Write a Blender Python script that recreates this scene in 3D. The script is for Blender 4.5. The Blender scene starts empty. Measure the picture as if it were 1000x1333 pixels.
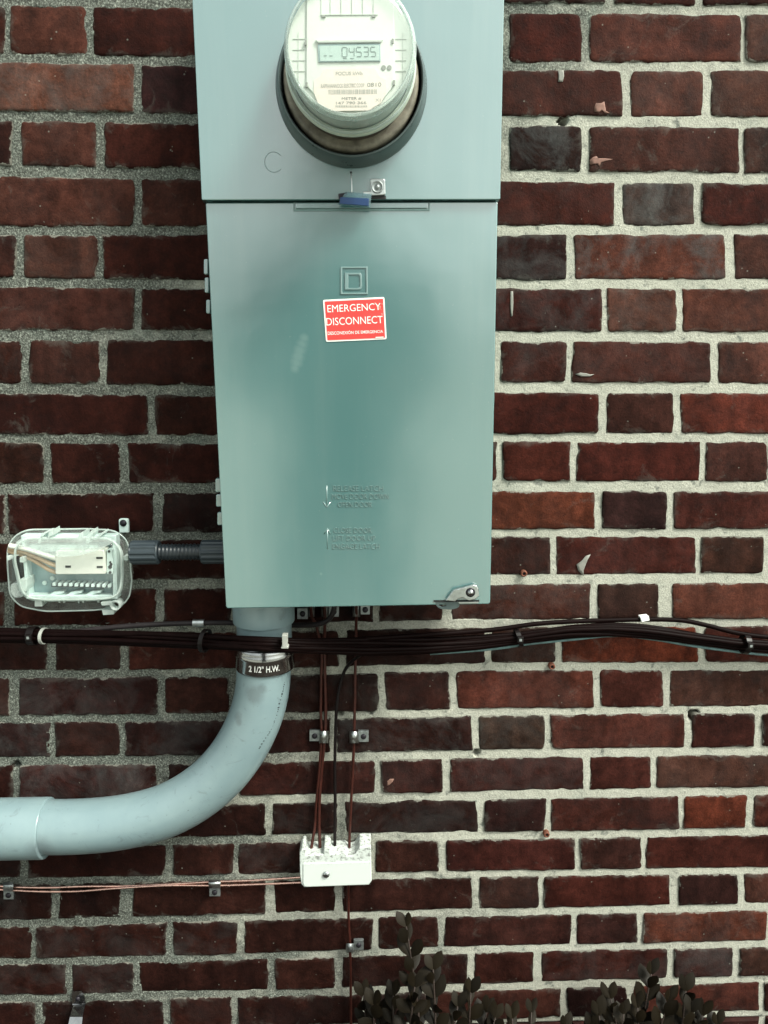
import bpy, bmesh, math, random
import numpy as np
from mathutils import Vector, Matrix, noise
random.seed(7)
rng = np.random.default_rng(11)
S = bpy.context.scene
COL = S.collection
R = math.radians

# ------------------------------------------------------------------ camera
CAM_H, DIST = 1.27, 1.0386
PITCH, YAW, ROLL, FPX = 0.18875, 0.02983, -0.00064, 1000.0
cam_d = bpy.data.cameras.new('camera')
cam = bpy.data.objects.new('camera', cam_d)
COL.objects.link(cam)
fwd = Vector((math.sin(YAW) * math.cos(PITCH), math.cos(YAW) * math.cos(PITCH), -math.sin(PITCH)))
rgt0 = Vector((math.cos(YAW), -math.sin(YAW), 0))
up0 = rgt0.cross(fwd)
rgt = math.cos(ROLL) * rgt0 + math.sin(ROLL) * up0
up = -math.sin(ROLL) * rgt0 + math.cos(ROLL) * up0
CAM = Vector((0, -DIST, CAM_H))
cam.matrix_world = Matrix(((rgt.x, up.x, -fwd.x, CAM.x), (rgt.y, up.y, -fwd.y, CAM.y),
                           (rgt.z, up.z, -fwd.z, CAM.z), (0, 0, 0, 1)))
cam_d.sensor_fit = 'HORIZONTAL'
cam_d.sensor_width = 36
cam_d.lens = 36 * FPX / 1000
cam_d.clip_start = 0.02
cam_d.clip_end = 500
S.camera = cam

# ------------------------------------------------------------------ sky, sun, exposure
SUN_EL, SUN_AZ = R(50), R(128)          # azimuth clockwise from +Y (into the wall)
W = bpy.data.worlds.new('World')
S.world = W
W.use_nodes = True
nt = W.node_tree
nt.nodes.clear()
o_ = nt.nodes.new('ShaderNodeOutputWorld')
bg = nt.nodes.new('ShaderNodeBackground')
sky = nt.nodes.new('ShaderNodeTexSky')
sky.sky_type = 'NISHITA'
sky.sun_disc = False
sky.sun_elevation = SUN_EL
sky.sun_rotation = SUN_AZ
sky.dust_density = 4.0
sky.air_density = 1.0
hs = nt.nodes.new('ShaderNodeHueSaturation')      # thin overcast: the blue is mostly washed out
hs.inputs['Saturation'].default_value = 0.2
nt.links.new(sky.outputs[0], hs.inputs['Color'])
tint = nt.nodes.new('ShaderNodeMix')
tint.data_type = 'RGBA'
tint.blend_type = 'MULTIPLY'
tint.inputs[0].default_value = 1.0
tint.inputs[7].default_value = (.945, 1.0, .93, 1)
nt.links.new(hs.outputs[0], tint.inputs[6])
nt.links.new(tint.outputs[2], bg.inputs['Color'])
bg.inputs['Strength'].default_value = 0.125
nt.links.new(bg.outputs[0], o_.inputs['Surface'])
sun_d = bpy.data.lights.new('sun', 'SUN')
sun_d.energy = 1.7
sun_d.angle = R(15)
sun_d.color = (1.0, 0.985, 0.88)
sun = bpy.data.objects.new('sun', sun_d)
COL.objects.link(sun)
sdir = Vector((math.sin(SUN_AZ) * math.cos(SUN_EL), math.cos(SUN_AZ) * math.cos(SUN_EL), math.sin(SUN_EL)))
sun.rotation_euler = sdir.to_track_quat('Z', 'Y').to_euler()
sun.location = (3, -4, 5)
S.view_settings.view_transform = 'Standard'
S.view_settings.look = 'None'
S.view_settings.exposure = 1.28
S.view_settings.gamma = 1
S.view_settings.use_curve_mapping = False
S.render.engine = 'CYCLES'
S.cycles.use_denoising = True
S.cycles.max_bounces = 8
S.cycles.transparent_max_bounces = 16
S.cycles.caustics_reflective = False
S.cycles.caustics_refractive = False


# ------------------------------------------------------------------ helpers
def P(px, py, d=0.0):
    """the point seen at photograph pixel (px, py) on the plane d metres in front of the wall face"""
    px, py, d = float(px), float(py), float(d)
    v = fwd + (px - 500) / FPX * rgt - (py - 666.5) / FPX * up
    return CAM + v * ((DIST - d) / v.y)


def lin(c):
    return tuple(((x / 255) / 12.92 if x / 255 <= .04045 else ((x / 255 + .055) / 1.055) ** 2.4) for x in c)


def tag(o, label=None, cat=None, group=None, kind=None):
    if label: o['label'] = label
    if cat: o['category'] = cat
    if group: o['group'] = group
    if kind: o['kind'] = kind
    return o


def empty(name, loc, label, cat, group=None):
    o = bpy.data.objects.new(name, None)
    COL.objects.link(o)
    o.location = loc
    o.empty_display_size = .05
    return tag(o, label, cat, group)


def origin_of(o):
    p = Vector((0, 0, 0))
    while o is not None:
        p = p + o.location
        o = o.parent
    return p


class MB:
    """collects shapes in world coordinates; build() links them as one mesh object"""
    def __init__(self):
        self.v, self.f, self.s = [], [], []

    def add(self, vs, fs, smooth=False):
        b = len(self.v)
        self.v += [Vector(p) for p in vs]
        self.f += [tuple(b + i for i in f) for f in fs]
        self.s += [smooth] * len(fs)
        return self

    def loops(self, rings, cap0=True, cap1=True, smooth=False, closed=True):
        n = len(rings[0])
        vs = [p for r in rings for p in r]
        fs = []
        for k in range(len(rings) - 1):
            for i in range(n if closed else n - 1):
                j = (i + 1) % n
                fs.append((k * n + i, k * n + j, (k + 1) * n + j, (k + 1) * n + i))
        b = len(self.v)
        self.add(vs, fs, smooth)
        if cap0: self.f.append(tuple(b + i for i in range(n))[::-1]); self.s.append(False)
        if cap1: self.f.append(tuple(b + (len(rings) - 1) * n + i for i in range(n))); self.s.append(False)
        return self

    def prism(self, pts, d0, d1):
        """outline traced in pixels at depth d1 (front), run straight back to depth d0"""
        fr = [P(x, y, d1) for x, y in pts]
        bk = [Vector((p.x, -d0, p.z)) for p in fr]
        return self.loops([bk, fr])

    def ring(self, outer, inner, d0, d1):
        """frame between two outlines with the same number of points"""
        of = [P(x, y, d1) for x, y in outer]
        inf = [P(x, y, d1) for x, y in inner]
        ob = [Vector((p.x, -d0, p.z)) for p in of]
        ib = [Vector((p.x, -d0, p.z)) for p in inf]
        return self.loops([ob, of, inf, ib, ob], False, False)

    def tube(self, pts, r, seg=10, cap=True, steps=6, smooth=True):
        pts = [Vector([float(c) for c in p]) for p in pts]
        rr = r if isinstance(r, (list, tuple)) else [r] * len(pts)
        if steps > 1 and len(pts) > 2:
            q, qr = [], []
            for i in range(len(pts) - 1):
                a, b, c, d = pts[max(i - 1, 0)], pts[i], pts[i + 1], pts[min(i + 2, len(pts) - 1)]
                for k in range(steps):
                    t = k / steps
                    q.append(.5 * ((2 * b) + (c - a) * t + (2 * a - 5 * b + 4 * c - d) * t * t + (3 * b - a - 3 * c + d) * t ** 3))
                    qr.append(rr[i] * (1 - t) + rr[i + 1] * t)
            q.append(pts[-1]); qr.append(rr[-1])
        else:
            q, qr = pts, rr
        rings = []
        n = None
        for i, p in enumerate(q):
            t = (q[min(i + 1, len(q) - 1)] - q[max(i - 1, 0)]).normalized()
            if n is None:
                n = t.cross(Vector((0, 1, 0)))
                if n.length < .1: n = t.cross(Vector((0, 0, 1)))
            n = (n - t * n.dot(t)).normalized()
            b = t.cross(n)
            rings.append([p + (n * math.cos(2 * math.pi * k / seg) + b * math.sin(2 * math.pi * k / seg)) * qr[i] for k in range(seg)])
        return self.loops(rings, cap, cap, smooth)

    def lathe(self, prof, cx, cz, seg=64, cap0=False, cap1=False, smooth=True):
        """profile of (radius, depth from wall) turned about a line standing out of the wall"""
        rings = [[Vector((cx + r * math.cos(2 * math.pi * k / seg), -d, cz + r * math.sin(2 * math.pi * k / seg))) for k in range(seg)] for r, d in prof]
        return self.loops(rings, cap0, cap1, smooth)

    def box(self, c, s):
        c, s = Vector(c), Vector(s) / 2
        v = [c + Vector((s.x * i, s.y * j, s.z * k)) for i in (-1, 1) for j in (-1, 1) for k in (-1, 1)]
        return self.add(v, [(0, 1, 3, 2), (4, 6, 7, 5), (0, 4, 5, 1), (2, 3, 7, 6), (0, 2, 6, 4), (1, 5, 7, 3)])

    def sphere(self, c, r, n=10, sq=(1, 1, 1)):
        c = Vector(c)
        rings = []
        for i in range(1, n):
            a = math.pi * i / n
            rings.append([c + Vector((r * sq[0] * math.sin(a) * math.cos(2 * math.pi * k / (2 * n)), r * sq[1] * math.sin(a) * math.sin(2 * math.pi * k / (2 * n)), -r * sq[2] * math.cos(a))) for k in range(2 * n)])
        return self.loops(rings, True, True, True)

    def mesh(self, name, org):
        me = bpy.data.meshes.new(name)
        me.from_pydata([tuple(p - org) for p in self.v], [], self.f)
        me.polygons.foreach_set('use_smooth', self.s)
        bm = bmesh.new()
        bm.from_mesh(me)
        bmesh.ops.recalc_face_normals(bm, faces=bm.faces)
        bm.to_mesh(me)
        bm.free()
        return me

    def build(self, name, mat, parent=None, bevel=0, seg=2):
        if parent is not None:
            org = origin_of(parent)
            loc = Vector((0, 0, 0))
        else:
            a = np.array([tuple(p) for p in self.v])
            loc = Vector(((a[:, 0].min() + a[:, 0].max()) / 2, a[:, 1].max(), a[:, 2].min()))
            org = loc
        o = bpy.data.objects.new(name, self.mesh(name, org))
        COL.objects.link(o)
        o.location = loc
        if mat: o.data.materials.append(mat)
        if parent is not None: o.parent = parent
        if bevel:
            m = o.modifiers.new('bevel', 'BEVEL')
            m.width, m.segments, m.limit_method, m.angle_limit = bevel, seg, 'ANGLE', R(35)
            m.harden_normals = False
        return o


def roundpoly(pts, r, n=5):
    out = []
    N = len(pts)
    for i in range(N):
        p, a, b = Vector(pts[i]), Vector(pts[i - 1]), Vector(pts[(i + 1) % N])
        rr = r[i] if isinstance(r, (list, tuple)) else r
        if rr <= 0:
            out.append(tuple(p)); continue
        u, w = (a - p), (b - p)
        rr = min(rr, u.length * .49, w.length * .49)
        s, e = p + u.normalized() * rr, p + w.normalized() * rr
        for k in range(n + 1):
            t = k / n
            q = s * (1 - t) ** 2 + p * 2 * t * (1 - t) + e * t * t
            out.append(tuple(q))
    return out


def rect(x0, y0, x1, y1):
    return [(x0, y0), (x1, y0), (x1, y1), (x0, y1)]


def ell(cx, cy, rx, ry, n=20):
    return [(cx + rx * math.cos(2 * math.pi * k / n), cy + ry * math.sin(2 * math.pi * k / n)) for k in range(n)]


def text(name, body, q, d, mat, parent, thick=.0003, offset=0, cond=False, shear=0):
    """lettering fitted to four pixel corners q (tl, tr, br, bl) on the plane d"""
    cu = bpy.data.curves.new('lettering', 'FONT')
    cu.body = body
    cu.size = 1
    cu.offset = offset
    cu.resolution_u = 3
    cu.shear = shear
    ob = bpy.data.objects.new('tmp', cu)
    COL.objects.link(ob)
    dg = bpy.context.evaluated_depsgraph_get()
    me = bpy.data.meshes.new_from_object(ob.evaluated_get(dg))
    bpy.data.objects.remove(ob)
    a = np.array([v.co[:] for v in me.vertices])
    x0, x1, y0, y1 = a[:, 0].min(), a[:, 0].max(), a[:, 1].min(), a[:, 1].max()
    mb = MB()
    vs = []
    for v in a:
        u, w = (v[0] - x0) / (x1 - x0), (v[1] - y0) / (y1 - y0)
        X = (1 - u) * (1 - w) * q[3][0] + u * (1 - w) * q[2][0] + u * w * q[1][0] + (1 - u) * w * q[0][0]
        Y = (1 - u) * (1 - w) * q[3][1] + u * (1 - w) * q[2][1] + u * w * q[1][1] + (1 - u) * w * q[0][1]
        vs.append(P(X, Y, d + thick))
    fs = [tuple(p.vertices) for p in me.polygons]
    # side walls along the border edges give the letters a real thickness
    cnt = {}
    for f in fs:
        for i in range(len(f)):
            e = (f[i], f[(i + 1) % len(f)])
            cnt[e] = 1
    n = len(vs)
    bk = [Vector((p.x, -d - .00002, p.z)) for p in vs]
    side = [(e[1], e[0], e[0] + n, e[1] + n) for e in cnt if (e[1], e[0]) not in cnt]
    bpy.data.meshes.remove(me)
    mb.add(vs + bk, fs + side)
    return mb.build(name, mat, parent)


# ------------------------------------------------------------------ materials
def new_mat(name):
    m = bpy.data.materials.new(name)
    m.use_nodes = True
    t = m.node_tree
    b = t.nodes.get('Principled BSDF')
    return m, t, b


def N(t, typ, **kw):
    n = t.nodes.new(typ)
    for k, v in kw.items():
        setattr(n, k, v)
    return n


def coords(t, scale=1.0, sc3=None):
    tc = N(t, 'ShaderNodeTexCoord')
    mp = N(t, 'ShaderNodeMapping')
    mp.inputs['Scale'].default_value = sc3 or (scale,) * 3
    t.links.new(tc.outputs['Object'], mp.inputs['Vector'])
    return mp.outputs[0]


def nz(t, vec, scale, detail=4, rough=.6, dist=0):
    n = N(t, 'ShaderNodeTexNoise')
    n.inputs['Scale'].default_value = scale
    n.inputs['Detail'].default_value = detail
    n.inputs['Roughness'].default_value = rough
    n.inputs['Distortion'].default_value = dist
    t.links.new(vec, n.inputs['Vector'])
    return n.outputs['Fac']


def ramp(t, fac, stops):
    n = N(t, 'ShaderNodeValToRGB')
    e = n.color_ramp.elements
    while len(e) < len(stops): e.new(.5)
    for i, (p, c) in enumerate(stops):
        e[i].position = p
        c = c if isinstance(c, (tuple, list)) else (c, c, c)
        e[i].color = (*c[:3], 1)
    t.links.new(fac, n.inputs[0])
    return n.outputs[0]


def mix(t, fac, a, b, mode='MIX'):
    n = N(t, 'ShaderNodeMix', data_type='RGBA', blend_type=mode)
    for sock, val in ((n.inputs[0], fac), (n.inputs[6], a), (n.inputs[7], b)):
        if hasattr(val, 'is_linked'): t.links.new(val, sock)
        elif isinstance(val, (tuple, list)): sock.default_value = (*val[:3], 1)
        else: sock.default_value = val
    return n.outputs[2]


def mth(t, op, a, b=0.0, clamp=False):
    n = N(t, 'ShaderNodeMath', operation=op, use_clamp=clamp)
    for i, val in ((0, a), (1, b)):
        if hasattr(val, 'is_linked'): t.links.new(val, n.inputs[i])
        else: n.inputs[i].default_value = val
    return n.outputs[0]


def bump(t, b, h, strength, dist=.001):
    n = N(t, 'ShaderNodeBump')
    n.inputs['Strength'].default_value = strength
    n.inputs['Distance'].default_value = dist
    t.links.new(h, n.inputs['Height'])
    t.links.new(n.outputs[0], b.inputs['Normal'])


def plain(name, col, rough=.5, metal=0.0, ior=1.5, var=.12, scale=60, bmp=.1, spec=.5):
    """one colour with a little grain and dirt so nothing is perfectly even"""
    m, t, b = new_mat(name)
    v = coords(t)
    f = nz(t, v, scale, 5, .65)
    c0 = tuple(x * (1 - var) for x in col)
    c1 = tuple(min(1, x * (1 + var)) for x in col)
    t.links.new(ramp(t, f, [(.3, c0), (.7, c1)]), b.inputs['Base Color'])
    t.links.new(ramp(t, f, [(.3, max(0, rough - .06)), (.7, min(1, rough + .06))]), b.inputs['Roughness'])
    b.inputs['Metallic'].default_value = metal
    b.inputs['Specular IOR Level'].default_value = spec
    b.inputs['IOR'].default_value = ior
    if bmp: bump(t, b, nz(t, v, scale * 6, 3), bmp, .0006)
    return m


def brick_mat():
    m, t, b = new_mat('fired_brick')
    oi = N(t, 'ShaderNodeObjectInfo')
    tc = N(t, 'ShaderNodeTexCoord')
    off = N(t, 'ShaderNodeVectorMath', operation='ADD')
    sc = N(t, 'ShaderNodeVectorMath', operation='SCALE')
    cv = N(t, 'ShaderNodeCombineXYZ')
    for i in range(3): t.links.new(oi.outputs['Random'], cv.inputs[i])
    t.links.new(cv.outputs[0], sc.inputs[0])
    sc.inputs['Scale'].default_value = 31.0
    t.links.new(tc.outputs['Object'], off.inputs[0])
    t.links.new(sc.outputs[0], off.inputs[1])
    v = off.outputs[0]
    att = N(t, 'ShaderNodeAttribute', attribute_name='edge')
    edge = att.outputs['Fac']
    n1 = nz(t, v, 14, 4, .6, .6)        # broad mottling
    n2 = nz(t, v, 75, 5, .7)            # grain
    n3 = nz(t, v, 420, 3, .7)           # sand
    base = oi.outputs['Color']
    c = mix(t, 1.0, base, ramp(t, n1, [(.28, .58), (.5, 1.0), (.72, 1.5)]), 'MULTIPLY')
    c = mix(t, 1.0, c, ramp(t, n2, [(.28, .55), (.5, 1.0), (.74, 1.55)]), 'MULTIPLY')
    c = mix(t, 1.0, c, ramp(t, n3, [(.25, .72), (.5, 1.0), (.75, 1.32)]), 'MULTIPLY')
    # sooty, purplish kiln stains
    soot = ramp(t, nz(t, v, 9, 5, .62, 1.2), [(.52, 0.0), (.72, 1.0)])
    c = mix(t, mth(t, 'MULTIPLY', soot, .5), c, (.010, .005, .005))
    # long drag marks from the die
    mp = N(t, 'ShaderNodeMapping'); mp.inputs['Scale'].default_value = (40, 40, 5)
    t.links.new(v, mp.inputs['Vector'])
    c = mix(t, 1.0, c, ramp(t, nz(t, mp.outputs[0], 1.0, 3, .5), [(.35, .78), (.65, 1.2)]), 'MULTIPLY')
    # chalky grey bloom, strength held in the object colour's alpha
    blm = ramp(t, nz(t, v, 17, 6, .7, .5), [(.42, 0.0), (.66, 1.0)])
    c = mix(t, mth(t, 'MULTIPLY', blm, mth(t, 'MULTIPLY', oi.outputs['Alpha'], .75)), c, (.085, .09, .088))
    # mortar smeared over the arrises
    e1 = mth(t, 'ADD', edge, mth(t, 'MULTIPLY', mth(t, 'SUBTRACT', nz(t, v, 55, 5, .7), .5), 1.9))
    sm = ramp(t, e1, [(.90, 0.0), (1.22, 1.0)])
    c = mix(t, mth(t, 'MULTIPLY', sm, .62), c, (.27, .27, .23))
    veil = ramp(t, mth(t, 'ADD', mth(t, 'MULTIPLY', edge, .16), nz(t, v, 26, 7, .75, .9)), [(.60, 0.0), (.80, 1.0)])
    c = mix(t, mth(t, 'MULTIPLY', veil, .30), c, (.16, .16, .14))
    pit = ramp(t, nz(t, v, 190, 3, .8), [(.66, 0.0), (.72, 1.0)])
    c = mix(t, mth(t, 'MULTIPLY', pit, .55), c, (.004, .003, .003))
    # dark line where the brick dives into the joint
    e2 = ramp(t, mth(t, 'ADD', edge, mth(t, 'MULTIPLY', mth(t, 'SUBTRACT', n2, .5), .8)), [(.45, 0.0), (1.0, 1.0)])
    c = mix(t, mth(t, 'MULTIPLY', e2, .25), c, (.012, .007, .006))
    # lime specks
    sp = N(t, 'ShaderNodeTexVoronoi'); sp.inputs['Scale'].default_value = 95; sp.inputs['Randomness'].default_value = 1
    t.links.new(v, sp.inputs['Vector'])
    sel = mth(t, 'MULTIPLY', mth(t, 'LESS_THAN', sp.outputs['Distance'], .10),
              mth(t, 'GREATER_THAN', nz(t, v, 37, 2), .60))
    c = mix(t, mth(t, 'MULTIPLY', sel, .35), c, (.3, .3, .26))
    t.links.new(c, b.inputs['Base Color'])
    t.links.new(ramp(t, n2, [(.3, .62), (.7, .85)]), b.inputs['Roughness'])
    b.inputs['Specular IOR Level'].default_value = .06
    h = mth(t, 'ADD', mth(t, 'MULTIPLY', n2, .7), mth(t, 'ADD', mth(t, 'MULTIPLY', n3, .35), mth(t, 'MULTIPLY', n1, .8)))
    h = mth(t, 'SUBTRACT', h, mth(t, 'MULTIPLY', pit, .5))
    bump(t, b, h, .7, .0022)
    return m


def mortar_mat():
    m, t, b = new_mat('lime_mortar')
    v = coords(t)
    tc = N(t, 'ShaderNodeTexCoord')
    sx = N(t, 'ShaderNodeSeparateXYZ')
    t.links.new(tc.outputs['Object'], sx.inputs[0])
    x, z = sx.outputs[0], sx.outputs[2]
    broad = nz(t, v, 6, 5, .6, .4)
    fine = nz(t, v, 430, 4, .75)
    mid = nz(t, v, 60, 5, .7)
    clean = mix(t, ramp(t, fine, [(.3, 0.0), (.7, 1.0)]), (.29, .29, .25), (.55, .545, .46))
    clean = mix(t, ramp(t, mid, [(.31, 1.0), (.42, 0.0)]), clean, (.15, .16, .14))
    dirty = ramp(t, fine, [(.36, (.004, .004, .004)), (.46, (.036, .041, .036)), (.57, (.128, .145, .126)), (.68, (.40, .42, .365))])
    # old soot: heaviest on the left half, washed off on the right (and newer pointing there)
    g = mth(t, 'ADD', mth(t, 'MULTIPLY', x, -2.6), .30)
    g = mth(t, 'ADD', g, mth(t, 'MULTIPLY', mth(t, 'SUBTRACT', z, CAM_H + .12), 4.6, True))
    g = mth(t, 'ADD', g, mth(t, 'MULTIPLY', mth(t, 'SUBTRACT', broad, .5), 3.4))
    g = mth(t, 'ADD', g, mth(t, 'MULTIPLY', mth(t, 'SUBTRACT', mid, .5), 1.6), True)
    g = mth(t, 'ADD', mth(t, 'MULTIPLY', g, .86), .02)
    c = mix(t, g, clean, dirty)
    # moss-grey blotches
    mo = ramp(t, nz(t, v, 23, 5, .65, .6), [(.55, 0.0), (.72, 1.0)])
    c = mix(t, mth(t, 'MULTIPLY', mo, .4), c, (.15, .185, .16))
    c = mix(t, ramp(t, nz(t, v, 120, 3, .8), [(.68, 0.0), (.74, .8)]), c, (.03, .03, .028))
    t.links.new(c, b.inputs['Base Color'])
    b.inputs['Roughness'].default_value = .95
    b.inputs['Specular IOR Level'].default_value = .15
    bump(t, b, mth(t, 'ADD', fine, mth(t, 'MULTIPLY', mid, 1.2)), .8, .0022)
    return m


def stain(t, spots, scale, thr=.5):
    """broken smudges of a given place and size on the thing itself"""
    ge = N(t, 'ShaderNodeNewGeometry')
    nn = nz(t, ge.outputs['Position'], scale, 5, .7, .8)
    tot = None
    for p, r in spots:
        d = N(t, 'ShaderNodeVectorMath', operation='DISTANCE')
        t.links.new(ge.outputs['Position'], d.inputs[0])
        d.inputs[1].default_value = tuple(p)
        f = mth(t, 'SUBTRACT', 1.0, mth(t, 'DIVIDE', d.outputs['Value'], r), True)
        tot = f if tot is None else mth(t, 'MAXIMUM', tot, f)
    return mth(t, 'MULTIPLY', ramp(t, mth(t, 'MULTIPLY', tot, mth(t, 'ADD', nn, .35)), [(thr * .35, 0.0), (thr * 1.1, 1.0)]), 1.0, True)


def paint_mat(name, col, ior, rough):
    m, t, b = new_mat(name)
    v = coords(t)
    f = nz(t, v, 5, 4, .6)
    g = nz(t, v, 40, 5, .7)
    c = mix(t, ramp(t, f, [(.2, 0.0), (.9, 1.0)]), col, tuple(x * 1.08 for x in col))
    # faint rain-streaks and specks
    mp = coords(t, sc3=(30, 30, 2.2))
    st = ramp(t, nz(t, mp, 1, 4, .6), [(.50, 0.0), (.85, .10)])
    c = mix(t, st, c, (.30, .36, .34))
    sp = ramp(t, nz(t, v, 260, 2, .6), [(.72, 0.0), (.80, .15)])
    c = mix(t, sp, c, (.36, .40, .38))
    sm = stain(t, [(P(396 - i * 2.4, 440 + i * 8, .14), .009 + .004 * math.sin(i * .62)) for i in range(6)] + [(P(418, 747, .14), .003)], 60, .6)
    c = mix(t, mth(t, 'MULTIPLY', sm, .13), c, (.46, .56, .52))
    t.links.new(c, b.inputs['Base Color'])
    t.links.new(ramp(t, g, [(.2, rough - .008), (.8, rough + .012)]), b.inputs['Roughness'])
    b.inputs['IOR'].default_value = ior
    bump(t, b, nz(t, v, 900, 2), .06, .0008)
    # slow waviness of pressed sheet metal and a few shallow dings
    b2 = N(t, 'ShaderNodeBump')
    b2.inputs['Strength'].default_value = 1.0
    b2.inputs['Distance'].default_value = .0022
    t.links.new(mth(t, 'ADD', nz(t, v, 5, 2, .5, .3), mth(t, 'MULTIPLY', nz(t, v, 17, 2), .12)), b2.inputs['Height'])
    nb = b.inputs['Normal'].links[0].from_node
    t.links.new(b2.outputs[0], nb.inputs['Normal'])
    return m


def glassy(name, tint, gloss_rough=.03, body=0.0, ior=1.49, bodycol=(.8, .88, .84)):
    """clear plastic: see-through, with the sky mirrored by Fresnel and a little milkiness"""
    m, t, b = new_mat(name)
    t.nodes.remove(b)
    out = [n for n in t.nodes if n.type == 'OUTPUT_MATERIAL'][0]
    tr = N(t, 'ShaderNodeBsdfTransparent'); tr.inputs[0].default_value = (*tint, 1)
    gl = N(t, 'ShaderNodeBsdfGlossy'); gl.inputs['Roughness'].default_value = gloss_rough
    fr = N(t, 'ShaderNodeFresnel')
    ge = N(t, 'ShaderNodeNewGeometry')           # single-sheet shell: the same Fresnel from either face
    t.links.new(mth(t, 'POWER', ior, mth(t, 'SUBTRACT', 1.0, mth(t, 'MULTIPLY', ge.outputs['Backfacing'], 2.0))), fr.inputs[0])
    s1 = N(t, 'ShaderNodeMixShader')
    t.links.new(fr.outputs[0], s1.inputs[0]); t.links.new(tr.outputs[0], s1.inputs[1]); t.links.new(gl.outputs[0], s1.inputs[2])
    df = N(t, 'ShaderNodeBsdfDiffuse'); df.inputs[0].default_value = (*bodycol, 1)
    s2 = N(t, 'ShaderNodeMixShader')
    v = coords(t)
    f = ramp(t, nz(t, v, 45, 4, .65), [(.3, max(0, body - .05)), (.7, body + .06)])
    t.links.new(f, s2.inputs[0]); t.links.new(s1.outputs[0], s2.inputs[1]); t.links.new(df.outputs[0], s2.inputs[2])
    t.links.new(s2.outputs[0], out.inputs[0])
    return m


def pvc_mat():
    m, t, b = new_mat('grey_pvc')
    v = coords(t)
    c = mix(t, ramp(t, nz(t, v, 16, 4), [(.35, 0.0), (.7, 1.0)]), (.180, .255, .272), (.215, .295, .308))
    scuff = ramp(t, nz(t, coords(t, sc3=(22, 22, 30)), 1.3, 6, .72, 1.4), [(.57, 0.0), (.68, 1.0)])
    scuff = mth(t, 'ADD', scuff, stain(t, [(P(331, 905, .098), .020), (P(340, 898, .098), .012), (P(306, 934, .094), .013), (P(310, 940, .094), .009), (P(54, 1100, .09), .03)], 90), True)
    c = mix(t, mth(t, 'MULTIPLY', scuff, .6), c, (.11, .14, .15))
    sp = ramp(t, nz(t, v, 210, 3, .7), [(.68, 0.0), (.74, 1.0)])
    c = mix(t, mth(t, 'MULTIPLY', sp, .7), c, (.04, .055, .06))
    t.links.new(c, b.inputs['Base Color'])
    b.inputs['Roughness'].default_value = .29
    b.inputs['IOR'].default_value = 1.65
    bump(t, b, nz(t, v, 90, 4), .12, .0008)
    return m


def cover_mat():
    """white plastic with grit lying on its upper ledge"""
    m, t, b = new_mat('white_cover_plastic')
    v = coords(t)
    tc = N(t, 'ShaderNodeTexCoord'); sx = N(t, 'ShaderNodeSeparateXYZ')
    t.links.new(tc.outputs['Object'], sx.inputs[0])
    topm = mth(t, 'MULTIPLY', mth(t, 'SUBTRACT', sx.outputs[2], .062), 90.0, True)
    dirt = ramp(t, nz(t, v, 230, 3, .75), [(.50, .10), (.62, 1.0)])
    c = mix(t, mth(t, 'MULTIPLY', topm, mth(t, 'MULTIPLY', dirt, .75)), (.60, .645, .61), (.10, .10, .09))
    t.links.new(c, b.inputs['Base Color'])
    b.inputs['Roughness'].default_value = .45
    return m


M = {}
M['brick'] = brick_mat()
M['mortar'] = mortar_mat()
M['paint'] = paint_mat('grey_enamel', (.070, .168, .166), 2.9, .18)
M['paint_dark'] = plain('grey_enamel_edge', (.13, .22, .21), .45)
M['relief'] = paint_mat('relief_highlight_enamel', (.13, .235, .23), 2.9, .26)  # lighter enamel copy paints the highlights on pressed marks
M['gap'] = plain('shadow_gap_black', (.012, .012, .012), .8)  # black paints the shade inside open gaps
M['steel'] = plain('galvanised_steel', (.52, .55, .54), .34, 1.0, var=.25, scale=120)
M['steel_dull'] = plain('dull_zinc', (.34, .37, .37), .5, .9, var=.3, scale=160)
M['chrome'] = plain('polished_steel_band', (.36, .36, .36), .16, 1.0, var=.15, scale=90, bmp=.05)
M['screw_dark'] = plain('dark_screw', (.025, .022, .028), .5, .6)
M['pvc'] = pvc_mat()
M['pvc_dark'] = plain('dark_grey_pvc', (.030, .042, .050), .42, var=.15)
M['pvc_pipe'] = plain('dark_corrugated_plastic', (.016, .022, .027), .3, var=.2)
M['cable'] = plain('black_cable_jacket', (.0050, .0021, .0020), .46, var=.3, scale=80, spec=.04)
M['cable_grey'] = plain('grey_cable_jacket', (.022, .018, .019), .45, var=.25, spec=.2)
M['cable_teal'] = plain('weathered_teal_wire', (.11, .19, .19), .6, var=.4, scale=90)
M['tie'] = plain('black_nylon', (.006, .004, .004), .4, spec=.25)
M['tie_white'] = plain('white_nylon', (.32, .33, .30), .5)
M['copper_brown'] = plain('tarnished_copper', (.050, .012, .008), .36, .3, var=.35, scale=140)
M['copper'] = plain('bright_copper', (.80, .50, .42), .28, 1.0, var=.2, scale=120)
M['cord_dark'] = plain('charcoal_wire_jacket', (.008, .0055, .0055), .45, spec=.15)
M['white_plastic'] = cover_mat()
M['meter_white'] = plain('meter_face_white', (.61, .65, .595), .5, var=.01, bmp=0)
M['meter_shade'] = plain('meter_line_grey', (.48, .52, .475), .6, var=.03)
M['meter_label'] = plain('meter_label_cream', (.69, .62, .56), .55, var=.02, bmp=0)
M['meter_ink'] = plain('meter_label_ink', (.38, .38, .34), .7, var=.1)
M['meter_ink_dark'] = plain('meter_label_ink_bold', (.25, .265, .24), .7, var=.1)
M['lcd'] = plain('liquid_crystal_grey', (.42, .53, .49), .3, var=.03, bmp=0)
M['lcd_frame'] = plain('display_frame', (.30, .40, .40), .5, var=.05)
M['lcd_ink'] = plain('display_segment', (.19, .25, .23), .5, var=.05)
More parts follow.
